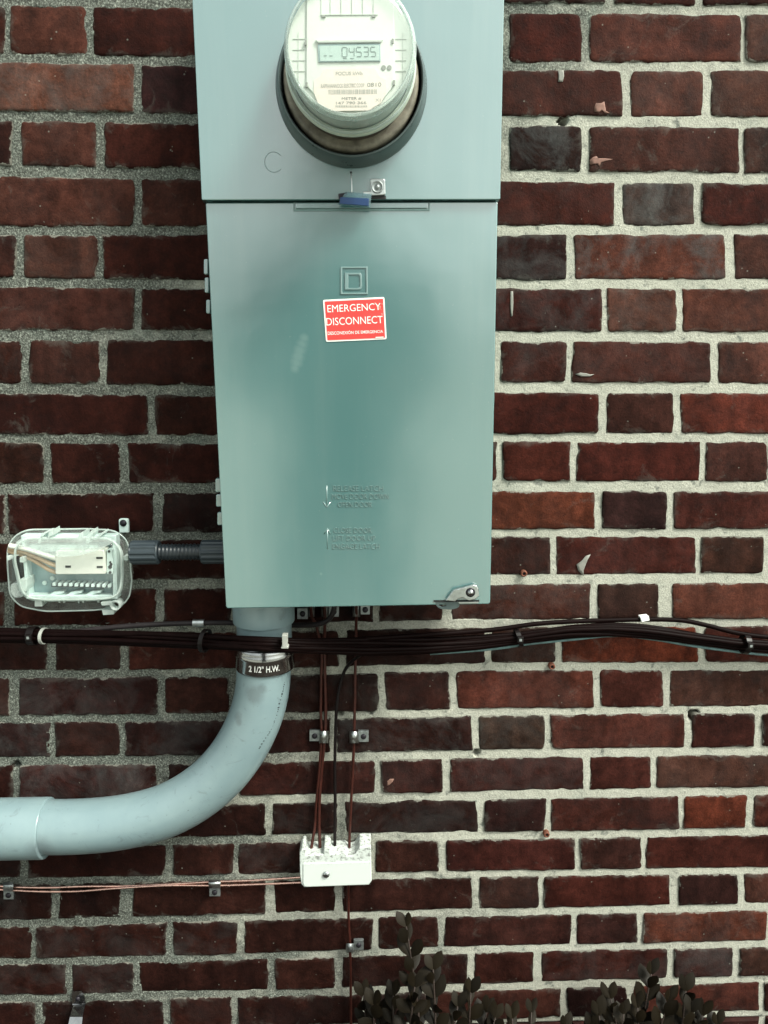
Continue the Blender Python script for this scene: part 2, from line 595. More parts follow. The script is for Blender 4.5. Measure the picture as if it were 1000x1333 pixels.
M['meter_cream'] = plain('meter_cream_plastic', (.60, .66, .55), .35, var=.12, scale=30)
M['meter_tan'] = plain('meter_dusty_base', (.17, .155, .12), .5, var=.6, scale=55)
M['meter_dark'] = plain('meter_inner_dark_plastic', (.075, .062, .05), .5, var=.3)  # dark brown colour of the inner housing
M['ring_grey'] = plain('meter_ring_enamel', (.085, .115, .115), .32, .3)
M['clear'] = glassy('clear_polycarbonate', (.985, .995, .985), .02, .02, 1.40)
M['clear_edge'] = glassy('clear_polycarbonate_thick', (.92, .96, .95), .06, .25)
M['clear_milky'] = glassy('milky_clear_plastic', (.93, .96, .95), .10, .24)  # milkiness stands in for sky reflected on the case brow
M['clear_flange'] = glassy('clear_flange_plastic', (.90, .95, .93), .05, .10)
M['clear_rim'] = glassy('clear_plastic_rim', (.85, .92, .90), .07, .5)
M['tray'] = plain('blue_grey_tray', (.25, .36, .37), .35, var=.2, scale=35)
M['tray_light'] = plain('blue_grey_tray_light', (.58, .70, .67), .4, var=.15)
M['block'] = plain('white_terminal_block', (.72, .73, .66), .45, var=.03)
M['tan_wire'] = plain('tan_wire', (.50, .36, .23), .5, var=.25, scale=60)
M['hole'] = plain('dark_opening', (.008, .008, .008), .7)
M['red'] = plain('red_sticker_vinyl', (.78, .052, .046), .42, var=.04, bmp=0)
M['sticker_white'] = plain('white_sticker_vinyl', (.82, .82, .78), .42, var=.02, bmp=0)
M['sticker_worn'] = plain('worn_pink_vinyl', (.80, .22, .18), .5, var=.25, scale=300)
M['blue'] = plain('blue_seal_plastic', (.010, .038, .12), .35, var=.15)
M['seal_clear'] = glassy('clear_seal_plastic', (.62, .76, .80), .08, .22, bodycol=(.35, .5, .55))
M['splash_white'] = plain('dried_white_paint', (.22, .215, .19), .7, var=.15, scale=200)
M['splash_pink'] = plain('dried_pink_filler', (.20, .105, .08), .8, var=.25, scale=200)
M['rust'] = plain('rusty_anchor', (.16, .055, .03), .7, .3, var=.5, scale=300)
M['stem'] = plain('twig', (.022, .012, .008), .7, var=.3)
M['soil'] = plain('dark_soil', (.028, .020, .014), .95, var=.4, scale=20)
M['lawn'] = plain('pale_gravel_ground', (.31, .32, .28), .95, var=.3, scale=9)
M['jacket'] = plain('dark_jacket_cloth', (.022, .026, .032), .9)
M['trousers'] = plain('dark_trouser_cloth', (.018, .020, .028), .9)
M['skin'] = plain('skin', (.42, .24, .17), .5, var=.06)
M['hair'] = plain('dark_hair', (.018, .012, .009), .6)
M['eye'] = plain('eye', (.5, .5, .48), .2)
M['phone'] = plain('black_phone', (.012, .012, .014), .25)


def leaf_mat(name, c):
    m, t, b = new_mat(name)
    oi = N(t, 'ShaderNodeObjectInfo')
    v = coords(t)
    k = ramp(t, oi.outputs['Random'], [(0, .62), (1, 1.5)])
    cc = mix(t, nz(t, v, 70, 4), tuple(x * .75 for x in c), tuple(x * 1.25 for x in c))
    t.links.new(mix(t, 1.0, cc, k, 'MULTIPLY'), b.inputs['Base Color'])
    b.inputs['Roughness'].default_value = .5
    b.inputs['Specular IOR Level'].default_value = .12
    return m


M['leaf'] = leaf_mat('privet_leaf', (.0078, .0056, .0028))

# ------------------------------------------------------------------ the brick wall
# bed joints: centre line traced as (x, y) pixels; thickness in pixels
J = [
    [(15, -72), (255, -69), (660, -60), (985, -58)],
    [(15, 0), (255, 4), (660, 10), (985, 12)],
    [(15, 75), (250, 79.5), (660, 85.7), (985, 85.7)],
    [(30, 150), (240, 154.5), (660, 156.6), (985, 159)],
    [(0, 222), (255, 226.5), (660, 228.6), (985, 232)],
    [(15, 300), (255, 300), (660, 299.5), (985, 298.8)],
    [(15, 367.5), (255, 370), (660, 370), (985, 369)],
    [(15, 437), (255, 435.5), (660, 438), (985, 438.7)],
    [(15, 505.5), (270, 509), (660, 504), (985, 506)],
    [(15, 570.5), (270, 573.5), (660, 569.7), (985, 569.7)],
    [(15, 637), (270, 635), (660, 633), (985, 633.8)],
    [(15, 701), (250, 698), (660, 694), (985, 694)],
    [(15, 764), (270, 759.5), (660, 755), (985, 752.6)],
    [(15, 821), (255, 819), (660, 812), (985, 811)],
    [(15, 878.6), (270, 876.5), (660, 868), (985, 868)],
    [(15, 936.5), (255, 935), (660, 927), (985, 924.5)],
    [(10, 992), (255, 989), (660, 981.7), (985, 978)],
    [(15, 1049), (320, 1042), (412, 1040), (660, 1036), (985, 1030)],
    [(15, 1101), (240, 1095.5), (400, 1091), (660, 1089), (985, 1083)],
    [(60, 1148), (270, 1144), (520, 1140), (660, 1138), (985, 1134)],
    [(15, 1204), (285, 1195), (400, 1194), (520, 1190), (660, 1188.5), (985, 1181.6)],
    [(15, 1253.6), (285, 1248), (400, 1244), (560, 1238), (660, 1236.5), (985, 1229.5)],
    [(30, 1301.6), (285, 1295), (400, 1294), (640, 1286), (985, 1275)],
    [(30, 1349), (285, 1342), (640, 1333), (985, 1321)],
]
JT = [14, 14, 13.5, 16, 16.5, 14.5, 14.5, 15.5, 15.5, 13.5, 16, 12.5, 15, 13, 12.5, 12, 13.5, 13.5, 12.5, 11, 12, 11, 11.5, 11.5]


def jy(k, x):
    return float(np.interp(x, [p[0] for p in J[k]], [p[1] for p in J[k]]))


C = [
    [(-20, 173), (184, 280), (292, 490), (502, 598), (610, 790), (802, 905), (916, 1110)],
    [(-182, 4.5), (13.5, 111), (122, 318), (330, 424), (436, 651), (664.5, 757), (769, 965), (972, 1070)],
    [(-30, 173), (184, 280), (292, 490), (502, 598), (610, 809), (823, 915.5), (927, 1125)],
    [(-80, 13.5), (28.5, 123), (137.5, 336), (348, 442), (454, 651), (664.5, 756), (768.5, 963), (971, 1065)],
    [(-30, 173.5), (185, 280), (292, 490), (502, 597), (609, 799.5), (812, 903.5), (915.4, 1112)],
    [(-75, 19.5), (32, 126), (135, 333), (345, 438), (450, 632), (644, 736.5), (749, 943.5), (958, 1050)],
    [(-30, 174), (184.5, 278), (290, 486), (498, 590), (602, 783), (793, 880.5), (890, 1085)],
    [(-70, 27), (39, 129), (140.5, 336), (348, 440), (452, 641), (653, 737), (747, 925.5), (937, 1030)],
    [(-15, 191), (203.5, 297), (309, 500), (512, 590), (600, 778.6), (791, 876), (888, 1075)],
    [(-40, 55.5), (67.5, 155), (168.5, 360), (372, 460), (472, 645.5), (656, 741.5), (752, 911), (920, 999), (1003, 1180)],
    [(-90, 4.5), (12, 199), (212, 302), (314, 500), (512, 596), (606, 774), (785, 867), (877.6, 1060)],
    [(-28, 62), (72, 160), (172, 352), (364, 450), (462, 618), (628, 716), (726, 905.6), (914, 994.6), (1003, 1175)],
    [(-90, 4), (19, 201.6), (214.5, 300), (311, 484), (496, 576), (590, 768.5), (780, 857), (876.5, 1050)],
    [(-110, 60), (73, 156), (167.5, 340), (352, 440), (452, 631), (641, 723), (733, 908), (919, 1085)],
    [(-70, 10.5), (25.5, 204), (215.5, 297), (310, 491), (503, 584), (596, 772), (783, 862), (874, 1045)],
    [(-100, 64.5), (72.5, 154), (163.5, 340), (351, 429), (439, 613), (625, 708), (719, 891), (903, 982), (994, 1160)],
    [(-65, 15), (25.5, 202), (220, 302), (313, 487), (497, 575), (588, 759.5), (769.6, 847), (856, 1025)],
    [(-110, 68), (79, 160), (172, 344), (356, 438), (451, 621), (632, 709), (718.5, 883), (892, 971), (982.7, 1150)],
    [(-60, 25.5), (38, 213), (226.5, 303), (311, 482), (490.5, 571), (582, 748), (757, 834), (843, 1010)],
    [(-100, 65.5), (77, 155), (174, 344), (358, 435), (447, 615), (625, 701), (709.5, 872), (885, 960), (970.5, 1135)],
    [(-45, 39.5), (47.5, 215.5), (227, 308), (319, 484), (494, 570), (580, 743), (752.7, 829), (839, 998), (1006, 1085)],
    [(-85, 84), (94.5, 172), (181.5, 348), (359, 435), (446, 608), (619, 694), (706.6, 867.5), (879, 953), (964, 1125)],
    [(-125, 45), (56, 211), (223, 300), (310, 470), (480, 555), (565, 729), (740, 815), (826, 988), (997, 1075)],
]
# brick tones, own colour with lower-left shade included: (course, x inside it) -> sRGB, chalk bloom
TONE = {
    (1, 60): (76, 41, 35, .05), (1, 200): (60, 26, 22, 0), (1, 700): (70, 29, 25, 0), (1, 850): (88, 46, 40, .1), (1, 1000): (92, 58, 52, .3),
    (2, 60): (108, 66, 56, .6), (2, 220): (56, 31, 35, .05), (2, 700): (64, 31, 27, .1), (2, 870): (86, 48, 42, .2), (2, 1000): (76, 45, 39, .2),
    (3, 70): (78, 44, 39, .12), (3, 200): (62, 27, 23, 0), (3, 700): (34, 21, 21, .95), (3, 850): (70, 38, 34, .1), (3, 1000): (70, 44, 40, .2),
    (4, 60): (80, 44, 38, .1), (4, 220): (68, 36, 31, .05), (4, 700): (65, 28, 24, .12), (4, 860): (72, 58, 58, 1.0), (4, 1000): (66, 28, 25, 0),
    (5, 80): (84, 50, 44, .18), (5, 200): (60, 26, 22, 0), (5, 690): (42, 21, 21, .5), (5, 850): (92, 50, 42, 1.0), (5, 1000): (72, 42, 38, .15),
    (6, 60): (74, 40, 36, .12), (6, 230): (58, 26, 22, 0), (6, 700): (62, 28, 26, .45), (6, 840): (100, 60, 52, .3), (6, 950): (90, 49, 41, .12),
    (7, 90): (68, 37, 33, .06), (7, 250): (54, 25, 21, .05), (7, 700): (64, 31, 28, .25), (7, 850): (74, 38, 34, .15), (7, 1000): (86, 48, 42, .1),
    (8, 80): (54, 23, 20, 0), (8, 700): (66, 26, 22, 0), (8, 830): (63, 34, 31, 0), (8, 950): (88, 37, 29, .05),
    (9, 20): (54, 27, 22, .1), (9, 100): (50, 21, 18, 0), (9, 250): (56, 24, 21, 0), (9, 700): (76, 31, 25, 0), (9, 850): (73, 29, 25, 0), (9, 950): (73, 40, 37, .1),
    (10, 100): (48, 20, 18, 0), (10, 700): (98, 47, 33, .05), (10, 830): (50, 29, 31, 0), (10, 950): (76, 34, 30, .05),
    (11, 690): (52, 26, 23, .15), (11, 850): (74, 31, 27, .08), (11, 950): (66, 39, 33, .05),
    (12, 700): (76, 40, 34, .35), (12, 820): (62, 40, 37, .05), (12, 950): (98, 53, 44, .05), (12, 540): (52, 26, 23, .2), (12, 420): (48, 22, 20, .2),
    (13, 110): (42, 22, 20, .2), (13, 250): (74, 36, 31, 0), (13, 690): (66, 41, 36, .3), (13, 850): (112, 49, 33, .05), (13, 1000): (72, 31, 26, .05),
    (14, 100): (46, 23, 24, .35), (14, 250): (56, 30, 27, 0), (14, 540): (60, 32, 30, .1), (14, 700): (88, 44, 37, .15), (14, 830): (76, 36, 32, 0), (14, 950): (70, 43, 38, .12),
    (15, 0): (42, 26, 28, .5), (15, 110): (52, 28, 26, .1), (15, 250): (42, 22, 22, .35), (15, 540): (42, 22, 21, .4), (15, 660): (60, 44, 39, .3), (15, 800): (80, 39, 34, .08), (15, 950): (60, 28, 26, 0),
    (16, 100): (58, 30, 30, .6), (16, 400): (58, 27, 25, .05), (16, 540): (58, 30, 29, .1), (16, 660): (60, 30, 29, .25), (16, 800): (70, 33, 30, 0), (16, 950): (76, 46, 40, .15),
    (17, 660): (42, 22, 23, .12), (17, 800): (66, 30, 26, .08), (17, 930): (98, 43, 30, .02), (17, 1000): (72, 34, 28, 0),
    (18, 660): (64, 28, 26, 0), (18, 800): (58, 31, 29, 0), (18, 950): (66, 28, 24, 0),
    (19, 660): (54, 31, 28, .1), (19, 800): (67, 28, 24, 0), (19, 920): (48, 25, 25, 0), (19, 1000): (77, 42, 35, .1),
    (20, 660): (54, 26, 24, .03), (20, 800): (52, 26, 25, .05), (20, 950): (92, 47, 37, .25),
    (21, 660): (58, 27, 24, 0), (21, 800): (64, 29, 26, .3), (21, 920): (54, 28, 27, .4), (21, 1000): (72, 44, 38, .1),
    (22, 660): (72, 37, 32, .05), (22, 780): (34, 17, 17, 0), (22, 900): (82, 40, 34, .05),
}
PALETTE = [(56, 25, 21), (62, 29, 24), (50, 23, 20), (66, 33, 28), (46, 22, 20), (58, 30, 27)]
LOW_SHADE = [(44, 20, 18), (48, 22, 19), (40, 19, 17), (50, 25, 22)]  # lower courses: shade towards the wall's foot put into the brick colour
BRICK_GAIN = .60

wall = empty('brick_wall', (0, 0, 0), 'dark red brick wall with pale rough mortar joints behind the meter box', 'wall')


def wob(p, s, a):
    return a * noise.noise(Vector((p[0] * s, p[1] * s, 3.7)))


def brick_mesh(c4, proud, seed):
    """c4: tl, tr, br, bl on the wall plane (x, z).  An uneven block with worn, chipped arrises."""
    tl, tr, br, bl = [Vector(p) for p in c4]
    Wd, Hd = ((tr - tl).length + (br - bl).length) / 2, ((tl - bl).length + (tr - br).length) / 2
    ed = [0, .0009, .0026, .006, .012]

    def spaced(L):
        k = max(1, int(round((L - .024) / .009)))
        return ed + [.012 + (L - .024) * i / k for i in range(1, k)] + [L - e for e in ed[::-1]]
    us, vs_ = spaced(Wd), spaced(Hd)
    rc = {(i, j): random.uniform(.0018, .0070) for i in (0, 1) for j in (0, 1)}
    tx, tz = random.uniform(-.006, .006), random.uniform(-.012, .012)
    V, at, fs = [], [], []
    nu, nv = len(us), len(vs_)
    bord = {}
    for i, u in enumerate(us):
        for j, v in enumerate(vs_):
            a_, b_ = min(u, Wd - u), min(v, Hd - v)
            d = min(a_, b_)
            r = rc[(int(u > Wd / 2), int(v > Hd / 2))]
            uu, vv = u, v
            if a_ < r and b_ < r:
                ca, cb = r - a_, r - b_
                na, nb = r - ca * math.sqrt(1 - cb * cb / (2 * r * r)), r - cb * math.sqrt(1 - ca * ca / (2 * r * r))
                uu = na if u < Wd / 2 else Wd - na
                vv = nb if v < Hd / 2 else Hd - nb
            s_, t_ = uu / Wd, vv / Hd
            p = (tl * (1 - s_) * (1 - t_) + tr * s_ * (1 - t_) + br * s_ * t_ + bl * (1 - s_) * t_)
            k = max(0, 1 - d / .010)
            if k > 0:
                w = wob((p.x + seed, p.y), 45, .0017) + wob((p.x, p.y + seed), 150, .0013)
                c = noise.noise(Vector((p.x * 28 + seed * 3, p.y * 28, 9.1)))
                if c > .45: w += (c - .45) * .011
                w *= k
                if a_ <= b_ + .003: p.x += w if u < Wd / 2 else -w
                if b_ <= a_ + .003: p.y += -w if v < Hd / 2 else w
            h = (.0017 * max(0, 1 - d / .0022) ** 2 + .0004 * max(0, 1 - d / .010)) - proud - p.x * tx - p.y * tz
            h += noise.noise(Vector((p.x * 30 + seed, p.y * 30, 2.2))) * .0007
            V.append((p.x, h, p.y)); at.append(max(0.0, 1 - d / .0095) ** 1.3)
    for i in range(nu - 1):
        for j in range(nv - 1):
            fs.append((i * nv + j, i * nv + j + 1, (i + 1) * nv + j + 1, (i + 1) * nv + j))
    loop = [(i, 0) for i in range(nu - 1)] + [(nu - 1, j) for j in range(nv - 1)] + [(i, nv - 1) for i in range(nu - 1, 0, -1)] + [(0, j) for j in range(nv - 1, 0, -1)]
    base = len(V)
    for (i, j) in loop:
        q = V[i * nv + j]
        V.append((q[0], .030, q[2])); at.append(1.0)
    m_ = len(loop)
    for k in range(m_):
        l = (k + 1) % m_
        fs.append((loop[k][0] * nv + loop[k][1], loop[l][0] * nv + loop[l][1], base + l, base + k))
    return V, fs, at


def make_brick(c4, color, alpha, proud):
    cx = sum(p[0] for p in c4) / 4
    cz = sum(p[1] for p in c4) / 4
    vs, fs, at = brick_mesh([(p[0] - cx, p[1] - cz) for p in c4], proud, random.uniform(0, 90))
    me = bpy.data.meshes.new('brick')
    me.from_pydata(vs, [], fs)
    bm = bmesh.new(); bm.from_mesh(me); bmesh.ops.recalc_face_normals(bm, faces=bm.faces); bm.to_mesh(me); bm.free()
    me.polygons.foreach_set('use_smooth', [True] * len(fs))
    a = me.attributes.new('edge', 'FLOAT', 'POINT')
    a.data.foreach_set('value', at)
    me.materials.append(M['brick'])
    o = bpy.data.objects.new('brick', me)
    COL.objects.link(o)
    o.parent = wall
    o.location = (cx, 0, cz)
    o.color = (*color, alpha)
    return o


def wxz(px, py):
    p = P(px, py, 0)
    return (p.x, p.z)


row_ends = []
BRICK_BOXES = []
for k, row in enumerate(C):
    for (xl, xr) in row:
        tone = None
        for (kk, xx), tv in TONE.items():
            if kk == k and xl <= xx <= xr: tone = tv
        if tone is None:
            p = random.choice(PALETTE if k < 13 else LOW_SHADE)
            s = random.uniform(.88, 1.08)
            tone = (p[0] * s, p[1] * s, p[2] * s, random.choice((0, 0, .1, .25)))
        ht, hb = JT[k] / 2 - 1.4, JT[k + 1] / 2 - 1.4
        xl, xr = xl - 1.3, xr + 1.3
        sk = random.uniform(-1.2, 1.2)
        tl = wxz(xl + sk, jy(k, xl) + ht); tr = wxz(xr + sk, jy(k, xr) + ht)
        br = wxz(xr - sk, jy(k + 1, xr) - hb); bl = wxz(xl - sk, jy(k + 1, xl) - hb)
        BRICK_BOXES.append((max(tl[0], bl[0]), min(tr[0], br[0]), max(bl[1], br[1]), min(tl[1], tr[1])))
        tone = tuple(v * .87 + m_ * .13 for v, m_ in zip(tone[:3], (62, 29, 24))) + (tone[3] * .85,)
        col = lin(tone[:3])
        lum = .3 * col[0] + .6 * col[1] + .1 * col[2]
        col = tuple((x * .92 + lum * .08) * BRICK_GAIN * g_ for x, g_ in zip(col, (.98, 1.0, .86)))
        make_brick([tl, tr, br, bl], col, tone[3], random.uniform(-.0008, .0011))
    ym = (jy(k, 0) + jy(k + 1, 0)) / 2
    row_ends.append((wxz(row[0][0], ym), wxz(row[-1][1], (jy(k, 1000) + jy(k + 1, 1000)) / 2),
                     wxz(0, jy(k, 0))[1], wxz(0, jy(k + 1, 0))[1], wxz(1000, jy(k, 1000))[1], wxz(1000, jy(k + 1, 1000))[1]))

# mortar sheet with real relief, pushed in where there are drill holes
Z_TOP = wxz(500, -66)[1]
Z_BOT = wxz(500, 1336)[1]
XL, XR = -.80, .78


def vnoise(X, Z, s, seed):
    r = np.random.default_rng(seed)
    g = r.random((257, 257))
    x, z = (X * s) % 256, (Z * s) % 256
    i, j = x.astype(int), z.astype(int)
    fx, fz = x - i, z - j
    fx, fz = fx * fx * (3 - 2 * fx), fz * fz * (3 - 2 * fz)
    return (g[i, j] * (1 - fx) * (1 - fz) + g[i + 1, j] * fx * (1 - fz) + g[i, j + 1] * (1 - fx) * fz + g[i + 1, j + 1] * fx * fz) - .5


step = .0026
nx, nzv = int((XR - XL) / step) + 1, int((Z_TOP - Z_BOT) / step) + 1
gx, gz = np.meshgrid(np.linspace(XL, XR, nx), np.linspace(Z_BOT, Z_TOP, nzv), indexing='ij')
hh = vnoise(gx + 5, gz + 5, 22, 1) * .0022 + vnoise(gx + 5, gz + 5, 70, 2) * .0022 + vnoise(gx + 5, gz + 5, 190, 3) * .0019
rough_left = np.clip(.55 - gx * .8, .35, .85)
gy = .0021 + hh * rough_left
for (bx0, bx1, bz0, bz1) in BRICK_BOXES:                 # the bed stops short of the brick faces
    i0, i1 = np.searchsorted(gx[:, 0], (bx0 + .0045, bx1 - .0045))
    j0, j1 = np.searchsorted(gz[0], (bz0 + .0045, bz1 - .0045))
    gy[i0:i1, j0:j1] = .012
HOLES = [(733, 157, 5.5), (903, 931, 7), (621, 981, 5), (483, 926, 5), (20, 997, 5), (442, 930, 5)]
for (hx, hy, hr) in HOLES:
    c = wxz(hx, hy)
    rr = hr * .00103
    dd = np.hypot(gx - c[0], gz - c[1]) / rr + vnoise(gx, gz, 180, 4) * .5
    gy = np.where(dd < 1, .035, gy)
co = np.stack([gx, gy, gz], -1).reshape(-1, 3).astype(np.float32)
idx = np.arange(nx * nzv).reshape(nx, nzv)
q = np.stack([idx[:-1, :-1], idx[1:, :-1], idx[1:, 1:], idx[:-1, 1:]], -1).reshape(-1, 4)
me = bpy.data.meshes.new('mortar')
me.vertices.add(len(co)); me.vertices.foreach_set('co', co.ravel())
me.loops.add(q.size); me.loops.foreach_set('vertex_index', q.ravel().astype(np.int32))
me.polygons.add(len(q)); me.polygons.foreach_set('loop_start', np.arange(0, q.size, 4, dtype=np.int32))
me.polygons.foreach_set('use_smooth', np.ones(len(q), bool))
me.update(calc_edges=True)
me.validate()
me.materials.append(M['mortar'])
mo = bpy.data.objects.new('mortar', me)
COL.objects.link(mo)
mo.parent = wall

# the same wall running on past the frame
WX, WT = 2.6, 2.9
ext = MB()
ext.box(((XL - WX) / 2, .055, WT / 2), (WX + XL, .10, WT))
ext.box(((XR + WX) / 2, .055, WT / 2), (WX - XR, .10, WT))
ext.box(((XL + XR) / 2, .055, (WT + Z_TOP) / 2), (XR - XL, .10, WT - Z_TOP))
ext.box(((XL + XR) / 2, .055, Z_BOT / 2), (XR - XL, .10, Z_BOT))
ext.box(((XL + XR) / 2, .130, WT / 2), (XR - XL, .10, WT))
ext.build('mortar_backing', M['mortar'], wall)


def ext_brick(mb, x0, x1, z0, z1):
    if x1 - x0 < .012 or z1 - z0 < .012: return
    p = random.uniform(-.001, .002)
    a = [(x0, z0), (x1, z0), (x1, z1), (x0, z1)]
    b = [(x0 + .003, z0 + .003), (x1 - .003, z0 + .003), (x1 - .003, z1 - .003), (x0 + .003, z1 - .003)]
    mb.loops([[Vector((x, .02, z)) for x, z in a], [Vector((x, .003, z)) for x, z in a], [Vector((x, -p, z)) for x, z in b]], False, True)


eb = MB()
SL, HD, JW = .197, .094, .0115


def run(x, lim, z0, z1, header, sgn):
    while (x < lim) if sgn > 0 else (x > lim):
        w = HD if header else SL
        e = min(x + w, lim) if sgn > 0 else max(x - w, lim)
        ext_brick(eb, min(x, e), max(x, e), z0, z1)
        x = (x + w + JW) if sgn > 0 else (x - w - JW)
        header = not header


for k, (a, b, zlt, zlb, zrt, zrb) in enumerate(row_ends):
    lw = C[k][0][1] - C[k][0][0]
    rw = C[k][-1][1] - C[k][-1][0]
    run(a[0] - JW, -WX, zlb + .007, zlt - .007, lw > 140, -1)
    run(b[0] + JW, WX, zrb + .006, zrt - .006, rw > 140, 1)
z = Z_TOP + .004
k = 0
while z < WT - .02:
    run(-WX + (k % 2) * .15, WX, z, min(z + .055, WT), k % 2 == 0, 1)
    z += .0665; k += 1
z = Z_BOT - .004
k = 0
while z > .02:
    run(-WX + (k % 2) * .15, WX, max(0, z - .055), z, k % 2 == 0, 1)
    z -= .0665; k += 1
ebo = eb.build('brick_courses', M['brick'], wall)
ebo['kind'] = 'stuff'
ebo.color = (*[x * BRICK_GAIN for x in lin((58, 28, 24))], .1)


# dried paint and filler splashes, each a thin irregular dab
def splash(pts, mat, d=.0014):
    mb = MB()
    n = len(pts)
    fr = [P(x, y, d) for x, y in pts]
    c = sum(fr, Vector()) / n
    mid = [c + (p - c) * .6 + Vector((0, -.0002, 0)) for p in fr]
    bk = [Vector((p.x, 0, p.z)) for p in fr]
    mb.loops([bk, fr, mid], False, True, True)
    return mb.build('paint_splash', mat, wall)


splash([(774, 139), (776, 134), (783, 134), (787, 132), (788, 138), (789, 144), (794, 147), (788, 147), (784, 143), (780, 146), (774, 145)], M['splash_pink'])
splash([(768, 208), (773, 204), (777, 203), (779, 206), (788, 206), (798, 207), (790, 209), (783, 211), (781, 217), (778, 213), (769, 214)], M['splash_pink'])
splash([(751, 735), (757, 731), (763, 724), (769, 722), (765, 729), (762, 737), (760, 742), (760, 750), (757, 747), (753, 743)], M['splash_white'])
splash([(665, 379), (668, 379), (668.5, 395), (667.5, 411), (665.5, 412), (664.5, 396)], M['splash_white'])
splash([(727, 92), (734, 91), (734.5, 99), (733, 106), (727, 106), (727.5, 98)], M['splash_white'])
splash([(749, 487), (756, 485), (764, 486), (770, 488), (774, 487), (768, 490), (757, 490)], M['splash_white'])
splash([(504, 1017), (508, 1014), (513, 1014), (511, 1018), (507, 1022), (504, 1023)], M['splash_pink'])

# ------------------------------------------------------------------ ground
g = MB()
g.box((0, -150.2, -.5), (400, 299.0, 1.0))
go = g.build('ground', M['lawn']); tag(go, kind='structure')
g = MB()
g.box((0, -.70, -.485), (6, 1.398, 1.0))  # unseen bed, made wide and dark to cut fill on the lower wall
go = g.build('unseen_dark_bed', M['soil']); tag(go, kind='structure')

# ------------------------------------------------------------------ meter box
D0 = .140          # door face
DU = .147          # upper cover face, 7 mm proud of the door
cab = empty('meter_cabinet', P(455, 790, 0), 'tall grey-green metal meter cabinet with a red warning sticker on its door', 'electrical cabinet')
mb = MB(); mb.prism([(254, -74), (653, -74), (644, 520), (634.5, 782), (297.5, 786), (284, 520)], .004, D0 - .0215)
mb.build('cabinet_body', M['paint_dark'], cab, .002)
mb = MB(); mb.prism(roundpoly([(246.5, -78), (658, -78), (651.5, 259.5), (262.5, 260.3)], 1.5, 2), .06, DU)
mb.build('upper_cover', M['paint'], cab, .0022, 3)
mb = MB(); mb.prism([(264.5, 262.9), (650, 261.6), (649.8, 255), (264, 255)], .06, D0 - .004)  # black strip paints the shade below the upper cover's edge
mb.build('gap_shade_strip', M['gap'], cab)
mb = MB(); mb.prism(roundpoly([(267.5, 263.6), (648.3, 262.3), (643.6, 520), (638.4, 786.5), (294.2, 792.2), (280.8, 528)], [2, 2, 0, 3, 3, 0], 2), D0 - .0205, D0)
door = mb.build('door', M['paint'], cab, .0028, 3)
# finger pull pressed into the top of the door
mb = MB(); mb.ring([(382, 263.4), (559.5, 262.8), (559.5, 274), (382, 274.5)], [(383.6, 263.6), (558, 263), (558, 272), (383.6, 272.5)], D0 - .002, D0 + .0012)
mb.build('door_pull', M['paint_dark'], door)
mb = MB(); mb.prism([(384.6, 263.8), (557, 263.2), (557, 271), (384.6, 271.5)], D0 - .002, D0 + .0022)
mb.build('pull_lip', M['paint'], door, .0008)
# pressed maker's emblem: square frame round a letter D
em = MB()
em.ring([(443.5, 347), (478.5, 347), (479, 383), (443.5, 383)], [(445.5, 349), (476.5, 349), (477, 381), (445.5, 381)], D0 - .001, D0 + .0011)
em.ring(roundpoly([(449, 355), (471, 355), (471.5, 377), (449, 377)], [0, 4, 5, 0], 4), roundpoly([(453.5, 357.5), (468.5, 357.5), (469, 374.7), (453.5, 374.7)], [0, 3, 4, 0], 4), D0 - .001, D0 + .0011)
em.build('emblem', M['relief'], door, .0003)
# pressed instructions
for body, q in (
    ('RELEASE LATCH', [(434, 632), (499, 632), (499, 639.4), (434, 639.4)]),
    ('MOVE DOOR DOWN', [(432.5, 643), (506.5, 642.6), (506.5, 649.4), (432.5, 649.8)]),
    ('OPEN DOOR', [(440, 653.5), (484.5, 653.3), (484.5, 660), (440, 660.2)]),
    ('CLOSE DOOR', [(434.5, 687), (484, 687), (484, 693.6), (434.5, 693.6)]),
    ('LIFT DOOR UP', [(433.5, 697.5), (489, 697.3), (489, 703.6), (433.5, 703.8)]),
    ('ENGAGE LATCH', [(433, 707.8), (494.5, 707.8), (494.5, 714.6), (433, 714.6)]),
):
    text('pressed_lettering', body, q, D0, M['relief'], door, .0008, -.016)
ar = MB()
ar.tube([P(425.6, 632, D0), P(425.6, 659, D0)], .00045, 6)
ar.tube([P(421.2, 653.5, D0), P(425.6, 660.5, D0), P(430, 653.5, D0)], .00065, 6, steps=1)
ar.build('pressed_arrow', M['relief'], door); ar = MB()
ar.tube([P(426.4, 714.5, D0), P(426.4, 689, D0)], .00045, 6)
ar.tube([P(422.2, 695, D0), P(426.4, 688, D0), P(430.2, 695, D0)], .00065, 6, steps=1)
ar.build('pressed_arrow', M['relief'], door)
# hinge knuckles down the left edge
for (a, b_, c, d) in ((265.2, 337, 271, 357), (266.4, 361, 272, 381), (268.2, 390, 274, 408), (280.2, 623, 288, 641), (281.2, 643.5, 289, 660), (282.8, 667, 290, 684)):
    mb = MB(); mb.prism(roundpoly(rect(a, b_, c, d), 1.5, 2), D0 - .02, D0 - .009)
    mb.build('hinge', M['paint'], cab, .0015)
# knock-out on the upper cover: an embossed open circle
mb = MB()
cc = P(356.5, 211, DU)
mb.tube([cc + Vector((.0098 * math.cos(a), 0, .0103 * math.sin(a))) for a in np.linspace(R(40), R(318), 36)], .00032, 6, steps=1)
mb.build('knockout', M['paint_dark'], cab)
